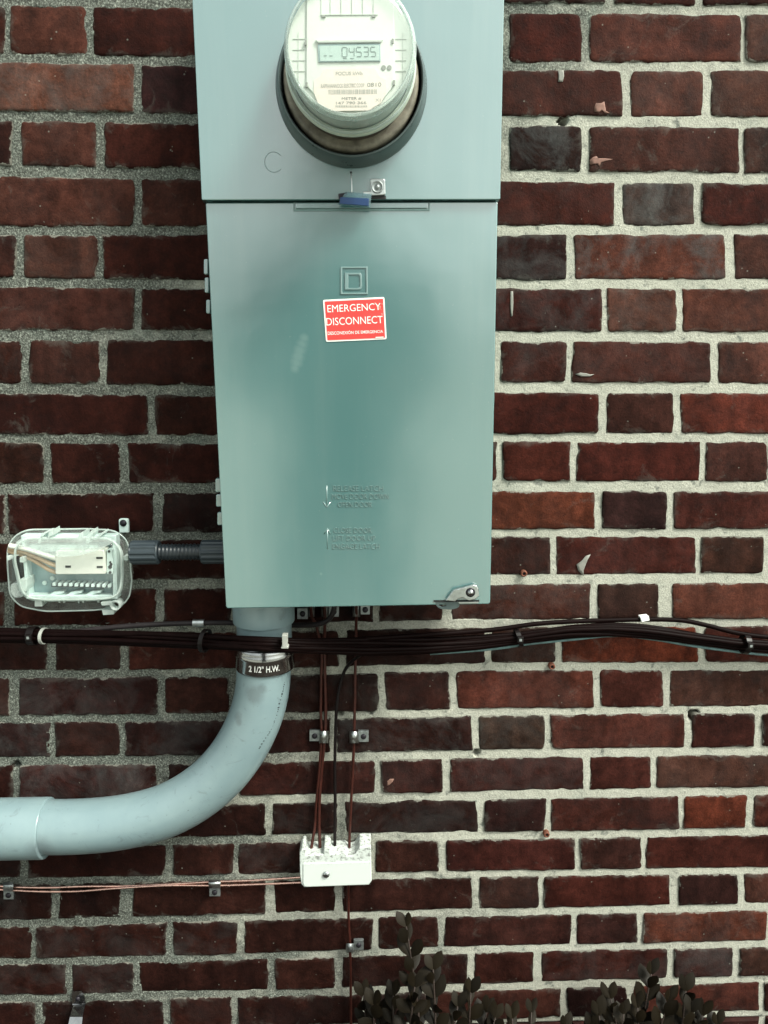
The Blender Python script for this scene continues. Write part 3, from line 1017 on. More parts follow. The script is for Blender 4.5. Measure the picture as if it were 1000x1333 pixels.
# hasp and its screw
mb = MB(); mb.prism(roundpoly([(482, 232.5), (501.5, 232.5), (502, 253.5), (483, 254.5)], 2.5, 3), DU - .002, DU + .0035)
mb.prism([(473, 249), (484, 248.5), (484, 254.5), (473, 255)], DU - .002, DU + .003)
hasp = mb.build('hasp', M['steel'], cab, .0008)
mb = MB(); mb.prism(rect(482, 254.6, 502.5, 259), DU - .002, DU + .0012)
mb.build('hasp_slot', M['hole'], cab)
c0 = P(491.3, 243.5, DU + .0035)
mb = MB(); mb.lathe([(.0001, DU + .006), (.0022, DU + .006), (.0026, DU + .0042), (.0046, DU + .0042), (.0052, DU + .0058), (.0062, DU + .0058), (.0066, DU + .003)], c0.x, c0.z, 20)
mb.build('hasp_screw', M['steel_dull'], hasp)
# bottom latch
lp = [(540 + x / 8.333, 740 + y / 8.333) for x, y in [(335, 350), (420, 235), (640, 180), (672, 186), (692, 220), (700, 300), (660, 335), (590, 352), (548, 330), (520, 318), (470, 330), (440, 360)]]
mb = MB(); mb.prism(lp, D0 + .002, D0 + .0075)
latch = mb.build('latch', M['steel'], cab, .001, 3)
mb = MB()
o1 = [(540 + x / 8.333, 740 + y / 8.333) for x, y in roundpoly([(222, 362), (250, 352), (440, 352), (490, 385), (480, 425), (400, 450), (270, 440), (232, 405)], 25, 2)]
n1 = len(o1)
hc = [(540 + (303 + 38 * math.cos(-a)) / 8.333, 740 + (400 + 17 * math.sin(-a)) / 8.333) for a in np.linspace(0, 2 * math.pi, n1, endpoint=False)]
# ring start aligned with outline start
oc = (540 + 350 / 8.333, 740 + 400 / 8.333)
hc = sorted(hc, key=lambda p: math.atan2((p[1] - (740 + 48)), p[0] - (540 + 303 / 8.333)))
o1 = sorted(o1, key=lambda p: math.atan2((p[1] - (740 + 48)), p[0] - (540 + 303 / 8.333)))
mb.ring(o1, hc, D0 - .004, D0 + .0005)
mb.build('latch_tab', M['ring_grey'], latch, .0005)
mb = MB(); mb.prism([(540 + x / 8.333, 740 + y / 8.333) for x, y in [(205, 347), (700, 345), (700, 362), (205, 364)]], D0 - .003, D0 + .0012)
mb.build('latch_slot', M['hole'], cab)
mb = MB(); mb.prism([(540 + x / 8.333, 740 + y / 8.333) for x, y in [(480, 365), (692, 363), (692, 377), (480, 380)]], D0 - .003, D0 + .0035)
mb.build('latch_lip', M['steel'], cab)
mb = MB(); c0 = P(612.6, 771.2, D0 + .0075); mb.lathe([(.0001, D0 + .0115), (.0028, D0 + .011), (.0040, D0 + .009), (.0041, D0 + .007)], c0.x, c0.z, 20)
mb.build('latch_rivet', M['chrome'], latch)
mb = MB(); mb.lathe([(.0041, D0 + .0079), (.0058, D0 + .0079), (.0058, D0 + .007)], c0.x, c0.z, 20)  # dark ring paints the contact shade round the rivet
mb.build('rivet_shadow_ring', M['screw_dark'], latch)

# warning sticker
st_q = [(420.5, 390.3), (500.5, 386.5), (503.5, 441.5), (424.5, 445)]
mb = MB(); mb.prism(roundpoly(st_q, 2.2, 3), D0 - .0005, D0 + .0007)
stk = mb.build('warning_sticker', M['sticker_white'], cab)
mb = MB(); mb.prism(roundpoly([(422.8, 392.4), (498.8, 388.8), (501.5, 439.6), (426.4, 442.8)], 1, 2), D0 + .0004, D0 + .0011)
mb.build('red_panel', M['red'], stk)
ds = D0 + .0011
text('lettering', 'EMERGENCY', [(426, 397.2), (495.5, 394.4), (496, 403.4), (426.5, 406.6)], ds, M['sticker_white'], stk, .0003, -.002)
text('lettering', 'DISCONNECT', [(424.6, 414.0), (498.0, 411.0), (498.6, 420.6), (425.2, 423.8)], ds, M['sticker_white'], stk, .0003, -.002)
text('lettering', 'DESCONEXIÓN DE EMERGENCIA', [(426.5, 430.6), (498.6, 428.6), (498.8, 433.2), (426.8, 436.0)], ds, M['sticker_white'], stk, .0003, .008)
mb = MB(); mb.prism([(489, 438.6), (499.5, 438.1), (499.6, 439.4), (489, 439.8)], ds - .0002, ds + .0003)
mb.build('small_print', M['sticker_white'], stk)
for i in range(9):
    cx_, cy_ = random.uniform(483, 499), random.uniform(390, 416)
    if cx_ - 480 < (cy_ - 388) * .55: continue
    rr_ = random.uniform(.8, 2.4)
    mb = MB(); mb.prism([(cx_ + rr_ * random.uniform(.4, 1.2) * math.cos(a), cy_ + rr_ * random.uniform(.4, 1.2) * math.sin(a)) for a in np.linspace(0, 2 * math.pi, 9, endpoint=False)], ds - .0002, ds + .00045)
    mb.build('scuff', M['sticker_worn'], stk)

# blue seal hanging at the hasp
seal = empty('security_seal', P(461, 268, DU), 'small blue plastic seal on a wire at the bottom edge of the upper cover', 'seal')
mb = MB(); mb.tube([P(457, 225, DU + .001), P(457.6, 232, DU + .004), P(458, 251, DU + .007)], .0006, 8)
mb.build('seal_wire', M['steel'], seal)
mb = MB(); mb.prism([(450, 249.5), (484, 252.5), (481.5, 269.5), (440, 265.5)], DU + .004, DU + .0085)
mb.build('seal_case', M['seal_clear'], seal, .0006)
mb = MB(); mb.prism([(443, 256.5), (480.5, 258), (480, 268), (442, 265)], DU + .0088, DU + .0105)
mb.build('seal_insert', M['blue'], seal, .0005)
mb = MB(); mb.prism([(440.5, 252), (452, 250), (450, 255), (441, 259)], DU + .001, DU + .004)
mb.build('seal_clip', M['screw_dark'], seal)
mb = MB(); mb.sphere(P(457, 224.5, DU + .0005), .0012, 6)
mb.build('wire_hole', M['hole'], seal)

# ------------------------------------------------------------------ the meter
mc = P(457.5, 106.0, .165)
MX, MZ = mc.x, mc.z


def ms(prof): return [(r * .845 if r > .001 else r, d) for r, d in prof]


meter = empty('electric_meter', (MX, -DU, MZ), 'round glass-fronted electric meter with a digital display in the top of the cabinet', 'electric meter')
mb = MB(); mb.lathe(ms([(.0955, .146), (.0955, .150), (.0925, .158), (.0905, .172), (.0885, .1745), (.0868, .172), (.0862, .150)]), MX, MZ, 96)
mb.build('retaining_ring', M['ring_grey'], meter)
mb = MB(); mb.lathe(ms([(.0866, .150), (.0830, .152), (.0826, .160)]), MX, MZ, 72)
mb.build('ring_gap', M['gap'], meter)
mb = MB(); mb.lathe(ms([(.0832, .152), (.0832, .170), (.0815, .1735), (.0775, .174), (.0700, .172)]), MX, MZ, 96)
mb.build('meter_base', M['meter_tan'], meter)
mb = MB(); mb.lathe(ms([(.0710, .170), (.0695, .174), (.0690, .204)]), MX, MZ, 72)
mb.build('inner_housing', M['meter_dark'], meter)
mb = MB(); mb.lathe(ms([(.0700, .200), (.0760, .201), (.0770, .204), (.0768, .208), (.0745, .2105), (.0705, .2105)]), MX, MZ, 96)
mb.build('cover_flange', M['meter_cream'], meter)
mb = MB(); mb.lathe(ms([(.0690, .205), (.0700, .220), (.0698, .236), (.0694, .2450), (.0685, .2475)]), MX, MZ, 96)
mb.build('chassis', M['meter_white'], meter)
mb = MB(); mb.lathe(ms([(.0752, .209), (.0738, .225), (.0722, .246), (.0712, .2520), (.0690, .2560), (.0640, .2590), (.0400, .2615), (.0008, .2625)]), MX, MZ, 96, cap1=True)
cover = mb.build('glass_cover', M['clear'], meter)
mb = MB(); mb.lathe(ms([(.0738, .2470), (.0734, .2505), (.0716, .2545), (.0695, .2562), (.0680, .2554), (.0700, .2530), (.0716, .2475), (.0738, .2470)]), MX, MZ, 96)
mb.build('glass_rim', M['clear_edge'], cover)
mb = MB(); mb.lathe(ms([(.0760, .2110), (.0757, .2180), (.0745, .2180), (.0747, .2110), (.0760, .2110)]), MX, MZ, 96)
mb.build('glass_lip', M['clear_rim'], cover)
DF = .2480
mb = MB(); mb.lathe(ms([(.0692, .243), (.0692, DF), (.0001, DF)]), MX, MZ, 96, smooth=False)
face = mb.build('dial_face', M['meter_white'], meter)
# raised plate carrying display and label, and moulded grid lines either side
mb = MB(); mb.prism(roundpoly([(399, -30), (513, -30), (513.5, 110), (490, 141), (426, 141.5), (398.5, 111)], 4, 2), DF - .001, DF + .0018)
mb.build('front_plate', M['meter_white'], face, .0008)
ln = MB()
for yy in (50, 64, 78, 92):
    ln.prism([(381 + (92 - yy) * .01, yy), (397, yy), (397, yy + .8), (381, yy + .8)], DF, DF + .0006)
    ln.prism([(515, yy), (529, yy), (529, yy + .8), (515, yy + .8)], DF, DF + .0006)
for xx in (388, 524):
    ln.prism([(xx, 42), (xx + .8, 42), (xx + .8, 112), (xx, 112)], DF, DF + .0005)
for xx in (418, 430, 444, 458, 472, 486):
    ln.prism([(xx, -4), (xx + .7, -4), (xx + .7, 18), (xx, 18)], DF + .0017, DF + .0024)
ln.prism([(417, 18.5), (492, 18.0), (492, 19), (417, 19.5)], DF + .0017, DF + .0026)
ln.build('moulded_line', M['meter_shade'], face)
cl = MB()
for (a, b_) in ((398, 55), (511.5, 53), (399, 110), (513, 107)):
    cl = MB(); cl.prism(rect(a - 1.2, b_ - 3, a + 1.4, b_ + 3), DF, DF + .0030)
    cl.build('face_clip', M['meter_ink_dark'], face)
for xx in (419, 484):
    cl = MB(); cl.prism(rect(xx, 19.5, xx + 5, 22), DF, DF + .0030)
    cl.build('face_clip', M['meter_ink_dark'], face)
DP = DF + .0018
mb = MB(); mb.prism([(410, 51.5), (499, 50.5), (496, 55), (414, 56)], DP - .0005, DP + .0025)
mb.build('display_hood', M['meter_shade'], face, .0008)
mb = MB(); mb.prism([(414, 57.5), (495, 56.5), (495.5, 79.5), (415, 80.8)], DP - .0005, DP + .0012)
disp = mb.build('display', M['lcd_frame'], meter)
mb = MB(); mb.prism([(415.8, 59.5), (493.6, 58.6), (494, 78.4), (416.8, 79.4)], DP + .001, DP + .0016)
mb.build('display_glass', M['lcd'], disp)
SEG = {'0': 'abcdef', '4': 'fgbc', '5': 'afgcd', '3': 'abgcd'}


def segs(mb, ch, x, y, w, h, d, t=1.15):
    sk = -.02
    A = {'a': (x, y, x + w, y), 'g': (x, y + h / 2, x + w, y + h / 2), 'd': (x, y + h, x + w, y + h),
         'f': (x, y, x, y + h / 2), 'b': (x + w, y, x + w, y + h / 2), 'e': (x, y + h / 2, x, y + h), 'c': (x + w, y + h / 2, x + w, y + h)}
    for s in SEG[ch]:
        x0, y0, x1, y1 = A[s]
        if abs(x1 - x0) > abs(y1 - y0): pts = [(x0 + .6, y0 - t / 2), (x1 - .6, y1 - t / 2), (x1 - .6, y1 + t / 2), (x0 + .6, y0 + t / 2)]
        else: pts = [(x0 - t / 2, y0 + .6), (x0 + t / 2, y0 + .6), (x1 + t / 2, y1 - .6), (x1 - t / 2, y1 - .6)]
        mb.prism(pts, d - .0002, d + .0003)


for i, ch in enumerate('04535'):
    mb = MB(); segs(mb, ch, 445.5 + i * 9.3, 61.4 - i * .1, 6.4, 12.2, DP + .0016)
    mb.build('display_digit', M['lcd_ink'], disp)
mb = MB()
for x0 in (421.5, 429): mb.prism(rect(x0, 72, x0 + 4, 72.7), DP + .0014, DP + .0019)
for x0 in (446.5, 456): mb.prism(rect(x0, 75.4, x0 + 5, 76.2), DP + .0014, DP + .0019)
mb.build('display_dash', M['lcd_ink'], disp)
for x0 in (499.5, 507):
    mb = MB(); c0 = P(x0, 88.2, DP); mb.lathe([(.0022, DP - .0004), (.0022, DP + .0006), (.0001, DP + .0006)], c0.x, c0.z, 16, smooth=False)
    mb.build('sensor_dot', M['meter_ink_dark'], face)
mb = MB(); mb.prism(roundpoly([(421, 90), (488, 88.5), (494.5, 100), (502, 103), (503.5, 120), (496, 134), (480, 143.5), (432, 144.5), (414, 134), (408.5, 120), (408.5, 104), (417, 100)], 2, 2), DP - .0005, DP + .0005)
lab = mb.build('data_label', M['meter_label'], meter)
DL = DP + .0005
for body, q, mt, off in (
    ('FOCUS kWh', [(437.2, 93.2), (472.0, 92.8), (472.0, 97.4), (437.2, 97.8)], 'meter_ink', .01),
    ('RAPPAHANNOCK ELECTRIC COOP', [(418.0, 109.2), (474.5, 108.0), (474.5, 113.2), (418.0, 114.4)], 'meter_ink', .0),
    ('0810', [(478.0, 107.6), (496.5, 107.2), (496.5, 112.4), (478.0, 112.8)], 'meter_ink_dark', .0),
    ('METER #', [(445.0, 126.4), (470.5, 126.0), (470.5, 129.8), (445.0, 130.2)], 'meter_ink_dark', .0),
    ('147 790 366', [(437.5, 132.2), (477, 131.6), (477, 135.2), (437.5, 135.8)], 'meter_ink_dark', .0),
    ('X1', [(489, 128.2), (495.5, 128.0), (495.5, 131.8), (489, 132.0)], 'meter_ink', .0),
):
    text('label_print', body, q, DL, M[mt], lab, .0002, off)
mb = MB()
xx = 428.0
while xx < 489:
    w = random.choice((.5, .8, 1.1, 1.5))
    mb.prism(rect(xx, 116.6 - (xx - 428) * .01, xx + w, 122.4 - (xx - 428) * .01), DL - .0002, DL + .0002)
    xx += w + random.choice((.7, .9, 1.2))
mb.build('barcode', M['meter_ink'], lab)
mb = MB()
xx = 437.0
while xx < 477:
    w = random.choice((.7, 1.1, 1.5)); mb.prism(rect(xx, 137, xx + w, 139.4), DL - .0002, DL + .0002); xx += w + .8
mb.build('small_print', M['meter_ink'], lab)

# ------------------------------------------------------------------ PVC conduit under the cabinet
pvc = empty('pvc_conduit', P(345, 1080, 0), 'thick pale grey plastic conduit curving from the cabinet bottom to the left', 'conduit')
PD = .062                                            # axis depth
c_top = P(343.5, 800, PD)
PX = c_top.x
zt, zb = P(345, 780, PD + .04).z, P(345, 822, PD + .0405).z
mb = MB()
n = 48


def vring(x, z, r, y=-PD):
    return [Vector((x + r * math.cos(2 * math.pi * k / n), y + r * math.sin(2 * math.pi * k / n), z)) for k in range(n)]


mb.loops([vring(PX, zt + .02, .0405), vring(PX, zb + .001, .0405), vring(PX, zb, .0395), vring(PX, zb, .0355)], True, False, True)
mb.build('top_coupling', M['pvc'], pvc, .001)
zs = P(345, 862, PD + .036).z
mb = MB(); mb.loops([vring(PX, zb + .004, .0362), vring(PX, zs - .004, .0362)], False, False, True)
mb.build('pipe', M['pvc'], pvc)
# elbow centre line traced along its middle
ecx = [(344, 868), (340, 905), (326, 950), (300, 994), (264, 1030), (218, 1057), (165, 1072), (110, 1078.5), (48, 1080)]
ept = [Vector((PX, -PD, zs + .003))] + [P(x, y, PD + .006) + Vector((0, .006, 0)) for x, y in ecx[1:]]
elb = MB(); elb.tube(ept, .0362, 48, False, 8)
elb.build('elbow', M['pvc'], pvc)
e2 = ept[-1]
dirl = (ept[-1] - ept[-2]).normalized()
a_ = P(60, 1081, PD + .006) + Vector((0, .006, 0))
mb = MB()
rs = []
for s, r in ((0, .0345), (0, .0395), (.0012, .0405), (.35, .0405)):
    p = a_ + Vector((-s, 0, -.0006 * s))
    rs.append([p + Vector((0, r * math.cos(2 * math.pi * k / n), r * math.sin(2 * math.pi * k / n))) for k in range(n)])
mb.loops(rs, False, False, True)
mb.build('left_coupling', M['pvc'], pvc, .0008)
# steel compression ring with size mark
zr0, zr1 = P(344, 849, PD + .038).z, P(344, 882, PD + .038).z
mb = MB()
prof = [(.0368, zr0), (.0384, zr0 - .001), (.0384, zr0 - .006), (.0395, zr0 - .009), (.0402, zr0 - .012), (.0402, zr0 - .0145), (.0392, zr0 - .016), (.0392, zr1 + .002), (.0386, zr1), (.0365, zr1)]
mb.loops([vring(PX, z, r) for r, z in prof], False, False, True)
ringo = mb.build('steel_ring', M['chrome'], pvc)


def text_on_ring(body, x0, x1, yt, yb, r, mat, parent):
    o = text('ring_lettering', body, [(x0, yt), (x1, yt), (x1, yb), (x0, yb)], PD + r, mat, parent, .0005, .01)
    org = origin_of(parent)
    for v in o.data.vertices:
        w = v.co + org
        u = (w.x - PX) / r
        rr = r + (.0005 if (-w.y - PD - r) > .0002 else -.0003)
        v.co = Vector((PX + rr * math.sin(u), -PD - rr * math.cos(u), w.z)) - org
    return o


text_on_ring('2 1/2" H.W.', 323, 364.5, 868.0, 876, .0392, M['sticker_white'], ringo)
# faint printed line of small characters along the outer bend
mk = MB()
for i in range(46):
    t_ = i / 45
    px_ = np.interp(t_, [0, .25, .5, .75, 1], [370, 366.5, 359.5, 351, 337])
    py_ = np.interp(t_, [0, .25, .5, .75, 1], [888, 904, 932, 952, 974])
    if i % 2 and random.random() < .7: continue
    # ray against the bend: nearest surface point towards the camera, found by marching
    best = None
    for dd in np.linspace(.105, .040, 80):
        w = P(px_, py_, dd)
        dm = min((w - (ept[k].lerp(ept[k + 1], s))).length for k in range(5) for s in np.linspace(0, 1, 9))
        if dm <= .0363: best = w; break
    if best is None: continue
    mk.box(best, (random.uniform(.0018, .0030), .0022, random.uniform(.0008, .0012)))
mk.build('pipe_print', M['screw_dark'], pvc)

# ------------------------------------------------------------------ side conduit from the clear case to the cabinet
sc_ = empty('side_conduit', P(232, 722, 0), 'short dark grey conduit with ribbed couplings between the clear case and cabinet', 'conduit')
SD = .055


def hring(x, z, r, ribs=0):
    out = []
    for k in range(n):
        rr = r + (.0012 if ribs and (k // 2) % 2 else 0)
        out.append(Vector((x, -SD + rr * math.cos(2 * math.pi * k / n), z + rr * math.sin(2 * math.pi * k / n))))
    return out


zc = P(232, 721.5, SD + .012).z
xs = lambda px: P(px, 721.5, SD + .01).x
for a, b_ in ((168, 205), (260.5, 300)):
    mb = MB(); mb.loops([hring(xs(a), zc, .0145), hring(xs(a) + .001, zc, .0150), hring(xs(a) + .002, zc, .0145, 1), hring(xs(b_) - .003, zc, .0145, 1), hring(xs(b_) - .0015, zc, .0158), hring(xs(b_), zc, .0150)], True, True, False)
    mb.build('ribbed_coupling', M['pvc_dark'], sc_)
mb = MB()
rs = []
for i in range(49):
    x = xs(203) + (xs(263) - xs(203)) * i / 48
    rs.append(hring(x, zc, .0098 + (.0010 if (i // 2) % 2 else 0)))
mb.loops(rs, False, False, True)
mb.build('corrugated_pipe', M['pvc_pipe'], sc_)

# ------------------------------------------------------------------ clear terminal case
Z = lambda x, y: (x * .18, 670 + y * .18)              # close-up of the photograph, 5.56 px per pixel
case = empty('terminal_case', P(90, 790, 0), 'clear plastic case with a white terminal block inside, left of the cabinet', 'terminal box')
# back tray
mb = MB(); mb.prism(roundpoly([Z(165, 330), Z(170, 215), Z(800, 200), Z(835, 260), Z(835, 560), Z(790, 605), Z(640, 620), Z(420, 590), Z(250, 600), Z(195, 560)], 5, 3), .012, .020)
tray = mb.build('tray', M['tray'], case, .002)
mb = MB(); mb.ring([Z(150, 150), Z(840, 150), Z(850, 610), Z(190, 610)], [Z(172, 180), Z(812, 180), Z(815, 585), Z(215, 585)], .020, .036)
mb.build('tray_wall', M['tray_light'], tray, .001)
mb = MB(); mb.prism(roundpoly([Z(400, 262), Z(752, 255), Z(765, 430), Z(400, 432)], 2, 2), .022, .044)
blk = mb.build('terminal_block', M['block'], tray, .001)
for (a, b_, c, d) in ((472, 368, 512, 384), (696, 306, 742, 320), (700, 372, 742, 386)):
    mb = MB(); mb.prism([Z(a, b_), Z(c, b_), Z(c, d), Z(a, d)], .043, .0446); mb.build('slot', M['hole'], blk)
mb = MB(); mb.prism([Z(770, 255), Z(815, 245), Z(818, 430), Z(772, 430)], .021, .040)
mb.build('end_plate', M['tray_light'], tray, .001)
mb = MB()
for (a, b_, r) in ((788, 266, 9), (797, 345, 8), (796, 378, 14), (795, 418, 10), (803, 360, 10)):
    mb.prism([Z(a + r * math.cos(t), b_ + r * 1.1 * math.sin(t)) for t in np.linspace(0, 2 * math.pi, 9, endpoint=False)], .039, .0408)
mb.build('end_hole', M['hole'], tray)
mb = MB(); mb.prism([Z(372, 498), Z(818, 512), Z(818, 530), Z(372, 522)], .021, .034)
bar = mb.build('terminal_bar', M['pvc_dark'], tray)
for i in range(11):
    x = 378 + i * 40
    mb = MB(); mb.prism([Z(x, 494 + i * 1.2), Z(x + 22, 494 + i * 1.2), Z(x + 22, 516 + i * 1.2), Z(x, 516 + i * 1.2)], .022, .038)
    mb.build('terminal_screw', M['tray_light'], tray, .0004)
for i, (a, b_) in enumerate(((350, 582), (480, 580), (620, 578))):
    mb = MB(); mb.prism([Z(a, b_), Z(a + 40, b_ - 24), Z(a + 110, b_ - 30), Z(a + 110, b_ - 14), Z(a + 60, b_ - 6), Z(a + 20, b_ + 14)], .022, .032)
    mb.build('moulded_rib', M['tray_light'], tray)
mb = MB(); mb.lathe([(.0030, .020), (.0030, .0225), (.0001, .0225)], P(*Z(378, 460), .022).x, P(*Z(378, 460), .022).z, 14, smooth=False)
mb.build('tray_screw', M['tray_light'], tray)
mb = MB(); mb.lathe([(.0030, .020), (.0030, .0225), (.0001, .0225)], P(*Z(322, 494), .022).x, P(*Z(322, 494), .022).z, 14, smooth=False)
mb.build('tray_screw', M['tray_light'], tray)
for w_, (pts, r, mt) in enumerate((
    ([Z(60, 262), Z(160, 290), Z(270, 345), Z(350, 395), Z(410, 418)], .0030, 'tan_wire'),
    ([Z(62, 240), Z(170, 268), Z(280, 315), Z(360, 352), Z(420, 372)], .0032, 'tan_wire'),
    ([Z(66, 225), Z(180, 245), Z(300, 285), Z(380, 310), Z(420, 320)], .0036, 'block'),
)):
    mb = MB(); mb.tube([P(x, y, .034 + w_ * .003) for x, y in pts], r, 8)
    mb.build('case_wire', M[mt], case)
mb = MB(); mb.prism(roundpoly([Z(190, 240), Z(215, 218), Z(690, 215), Z(720, 235), Z(560, 262), Z(300, 268)], 4, 2), .022, .030)
mb.build('upper_ledge', M['tray_light'], tray, .001)
# clear cover: flange, walls and a domed face
fl = [Z(52, 330), Z(56, 230), Z(110, 150), Z(200, 108), Z(640, 102), Z(820, 112), Z(905, 165), Z(940, 250), Z(945, 400), Z(955, 480), Z(935, 600), Z(880, 660), Z(700, 690), Z(330, 700), Z(150, 665), Z(70, 585)]
fo = roundpoly(fl, 8, 3)
CX = sum(p[0] for p in fo) / len(fo); CY = sum(p[1] for p in fo) / len(fo)
fr0 = [P(x, y, .012) for x, y in fo]
mbc = MB()
inner = roundpoly([Z(95, 330), Z(100, 240), Z(135, 190), Z(200, 165), Z(640, 160), Z(790, 168), Z(850, 205), Z(885, 270), Z(888, 400), Z(888, 480), Z(870, 570), Z(815, 608), Z(700, 618), Z(330, 622), Z(205, 610), Z(150, 560)], 8, 3)


def at_d(poly, d, k=1.0, cx=CX, cy=CY - 4):
    return [P(cx + (x - cx) * k, cy + (y - cy) * k, d) for x, y in poly]


mbf = MB(); mbf.loops([at_d(fo, .010), at_d(fo, .022), at_d(inner, .024)], False, False, True)
mbc.loops([at_d(inner, .024), at_d(inner, .044, .985), at_d(inner, .054, .95), at_d(inner, .0575, .86), at_d(inner, .0585, .5)], False, True, True)
cv = mbc.build('clear_cover', M['clear'], case)
mbf.build('flange', M['clear_flange'], cv)
mb = MB(); mb.tube(at_d(fo, .022) + [at_d(fo, .022)[0]], .0011, 6, False, 1)
mb.build('flange_bead', M['clear_rim'], cv)
mb = MB(); mb.tube(at_d(inner, .047, .975) + [at_d(inner, .047, .975)[0]], .0017, 6, False, 1)
mb.build('cover_bead', M['clear_rim'], cv)
mb = MB(); mb.tube(at_d(inner, .025, 1.0) + [at_d(inner, .025, 1.0)[0]], .0016, 6, False, 1)
mb.build('wall_bead', M['clear_rim'], cv)
mb = MB(); mb.prism(roundpoly([Z(110, 205), Z(190, 170), Z(790, 165), Z(825, 200), Z(700, 262), Z(560, 298), Z(440, 305), Z(310, 290), Z(200, 250)], 3, 3), .0588, .0596)  # pale patch paints the sky reflection on the domed top
mb.build('cover_sky_sheen', M['clear_milky'], cv)
for pts in ([(270, 205), (300, 140), (325, 125), (345, 128), (300, 165), (285, 210)], [(340, 190), (350, 130), (378, 108), (384, 150), (360, 160)],
            [(560, 190), (575, 135), (600, 125), (600, 165), (580, 195)], [(620, 205), (628, 150), (660, 115), (668, 140), (655, 180), (640, 210)], [(700, 165), (738, 128), (745, 140), (715, 172)]):
    mb = MB(); mb.prism([Z(*p) for p in pts], .024, .050); mb.build('cover_clip', M['clear_rim'], cv, .0006)
for pts in ([(250, 612), (305, 612), (305, 665), (250, 665)], [(422, 600), (434, 600), (434, 638), (422, 638)], [(455, 600), (467, 600), (467, 640), (455, 640)],
            [(562, 605), (572, 605), (572, 640), (562, 640)], [(595, 606), (606, 606), (606, 638), (595, 638)], [(735, 690), (830, 686), (822, 722), (745, 727)],
            [(316, 604), (328, 604), (328, 634), (316, 634)], [(702, 600), (718, 600), (718, 636), (702, 636)]):
    mb = MB(); mb.prism([Z(*p) for p in pts], .012, .030); mb.build('lower_clip', M['clear_rim'], cv, .0006)
mb = MB(); mb.prism([Z(725, 635), Z(800, 625), Z(815, 655), Z(735, 660)], .012, .036); mb.build('hinge_lug', M['clear_rim'], cv, .001)
c0 = P(*Z(835, 655), .034)
mb = MB(); mb.lathe([(.0072, .020), (.0072, .036), (.0048, .036), (.0044, .024)], c0.x, c0.z, 20); mb.build('hinge_eye', M['clear_rim'], cv)
mb = MB(); mb.prism([Z(140, 310), Z(172, 305), Z(172, 350), Z(140, 345)], .02, .046); mb.build('latch_ear', M['clear_rim'], cv, .001)
mb = MB(); mb.prism([Z(140, 468), Z(190, 466), Z(195, 520), Z(185, 560), Z(150, 540)], .02, .046); mb.build('latch_ear', M['clear_rim'], cv, .001)
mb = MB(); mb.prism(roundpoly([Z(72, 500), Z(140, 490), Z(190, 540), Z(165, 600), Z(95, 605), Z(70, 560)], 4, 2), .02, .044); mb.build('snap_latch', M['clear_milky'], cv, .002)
mb = MB(); mb.prism([Z(48, 300), Z(130, 295), Z(70, 330), Z(50, 335)], .02, .044); mb.build('side_lip', M['clear_rim'], cv, .001)
mb = MB(); mb.prism([Z(86, 318), Z(158, 330), Z(160, 470), Z(86, 490)], .011, .0135); mb.build('side_opening', M['hole'], case)
mb = MB(); mb.prism([Z(895, 300), Z(925, 300), Z(922, 330), Z(897, 330)], .02, .034); mb.build('flange_tab', M['clear_rim'], cv)
# mounting tab
tb = roundpoly([Z(858, 60), Z(858, 30), Z(925, 30), Z(928, 60), Z(930, 130), Z(862, 132)], [8, 8, 8, 8, 0, 0], 4)
mb = MB(); mb.prism(tb, .006, .012); tbo = mb.build('mounting_tab', M['tray_light'], case, .001)
c0 = P(*Z(892, 60), .012)
mb = MB(); mb.lathe([(.0046, .0115), (.0046, .0135), (.0001, .0142)], c0.x, c0.z, 16); mb.build('tab_screw', M['screw_dark'], tbo)

# ------------------------------------------------------------------ cable bundle
XS = [-120, 0, 100, 200, 270, 345, 400, 480, 560, 620, 672, 740, 800, 850, 900, 960, 1000, 1120]
YC = [826, 827, 828.5, 831, 834, 838.5, 841, 842, 841, 837, 831, 822, 819.5, 822, 829, 837.5, 841, 850]
HW = [10, 10.5, 10, 11, 11.5, 11, 11, 13, 11.5, 11.5, 10, 11, 12, 12, 10.5, 9.5, 10, 11]
BD = [.022, .024, .032, .058, .088, .116, .098, .058, .036, .028, .024, .022, .022, .024, .024, .024, .024, .024]


def bundle_pt(x, u, w):
    y = np.interp(x, XS, YC) + u * np.interp(x, XS, HW) * .76
    d = np.interp(x, XS, BD) + w * .0048
    return P(x, y, d)


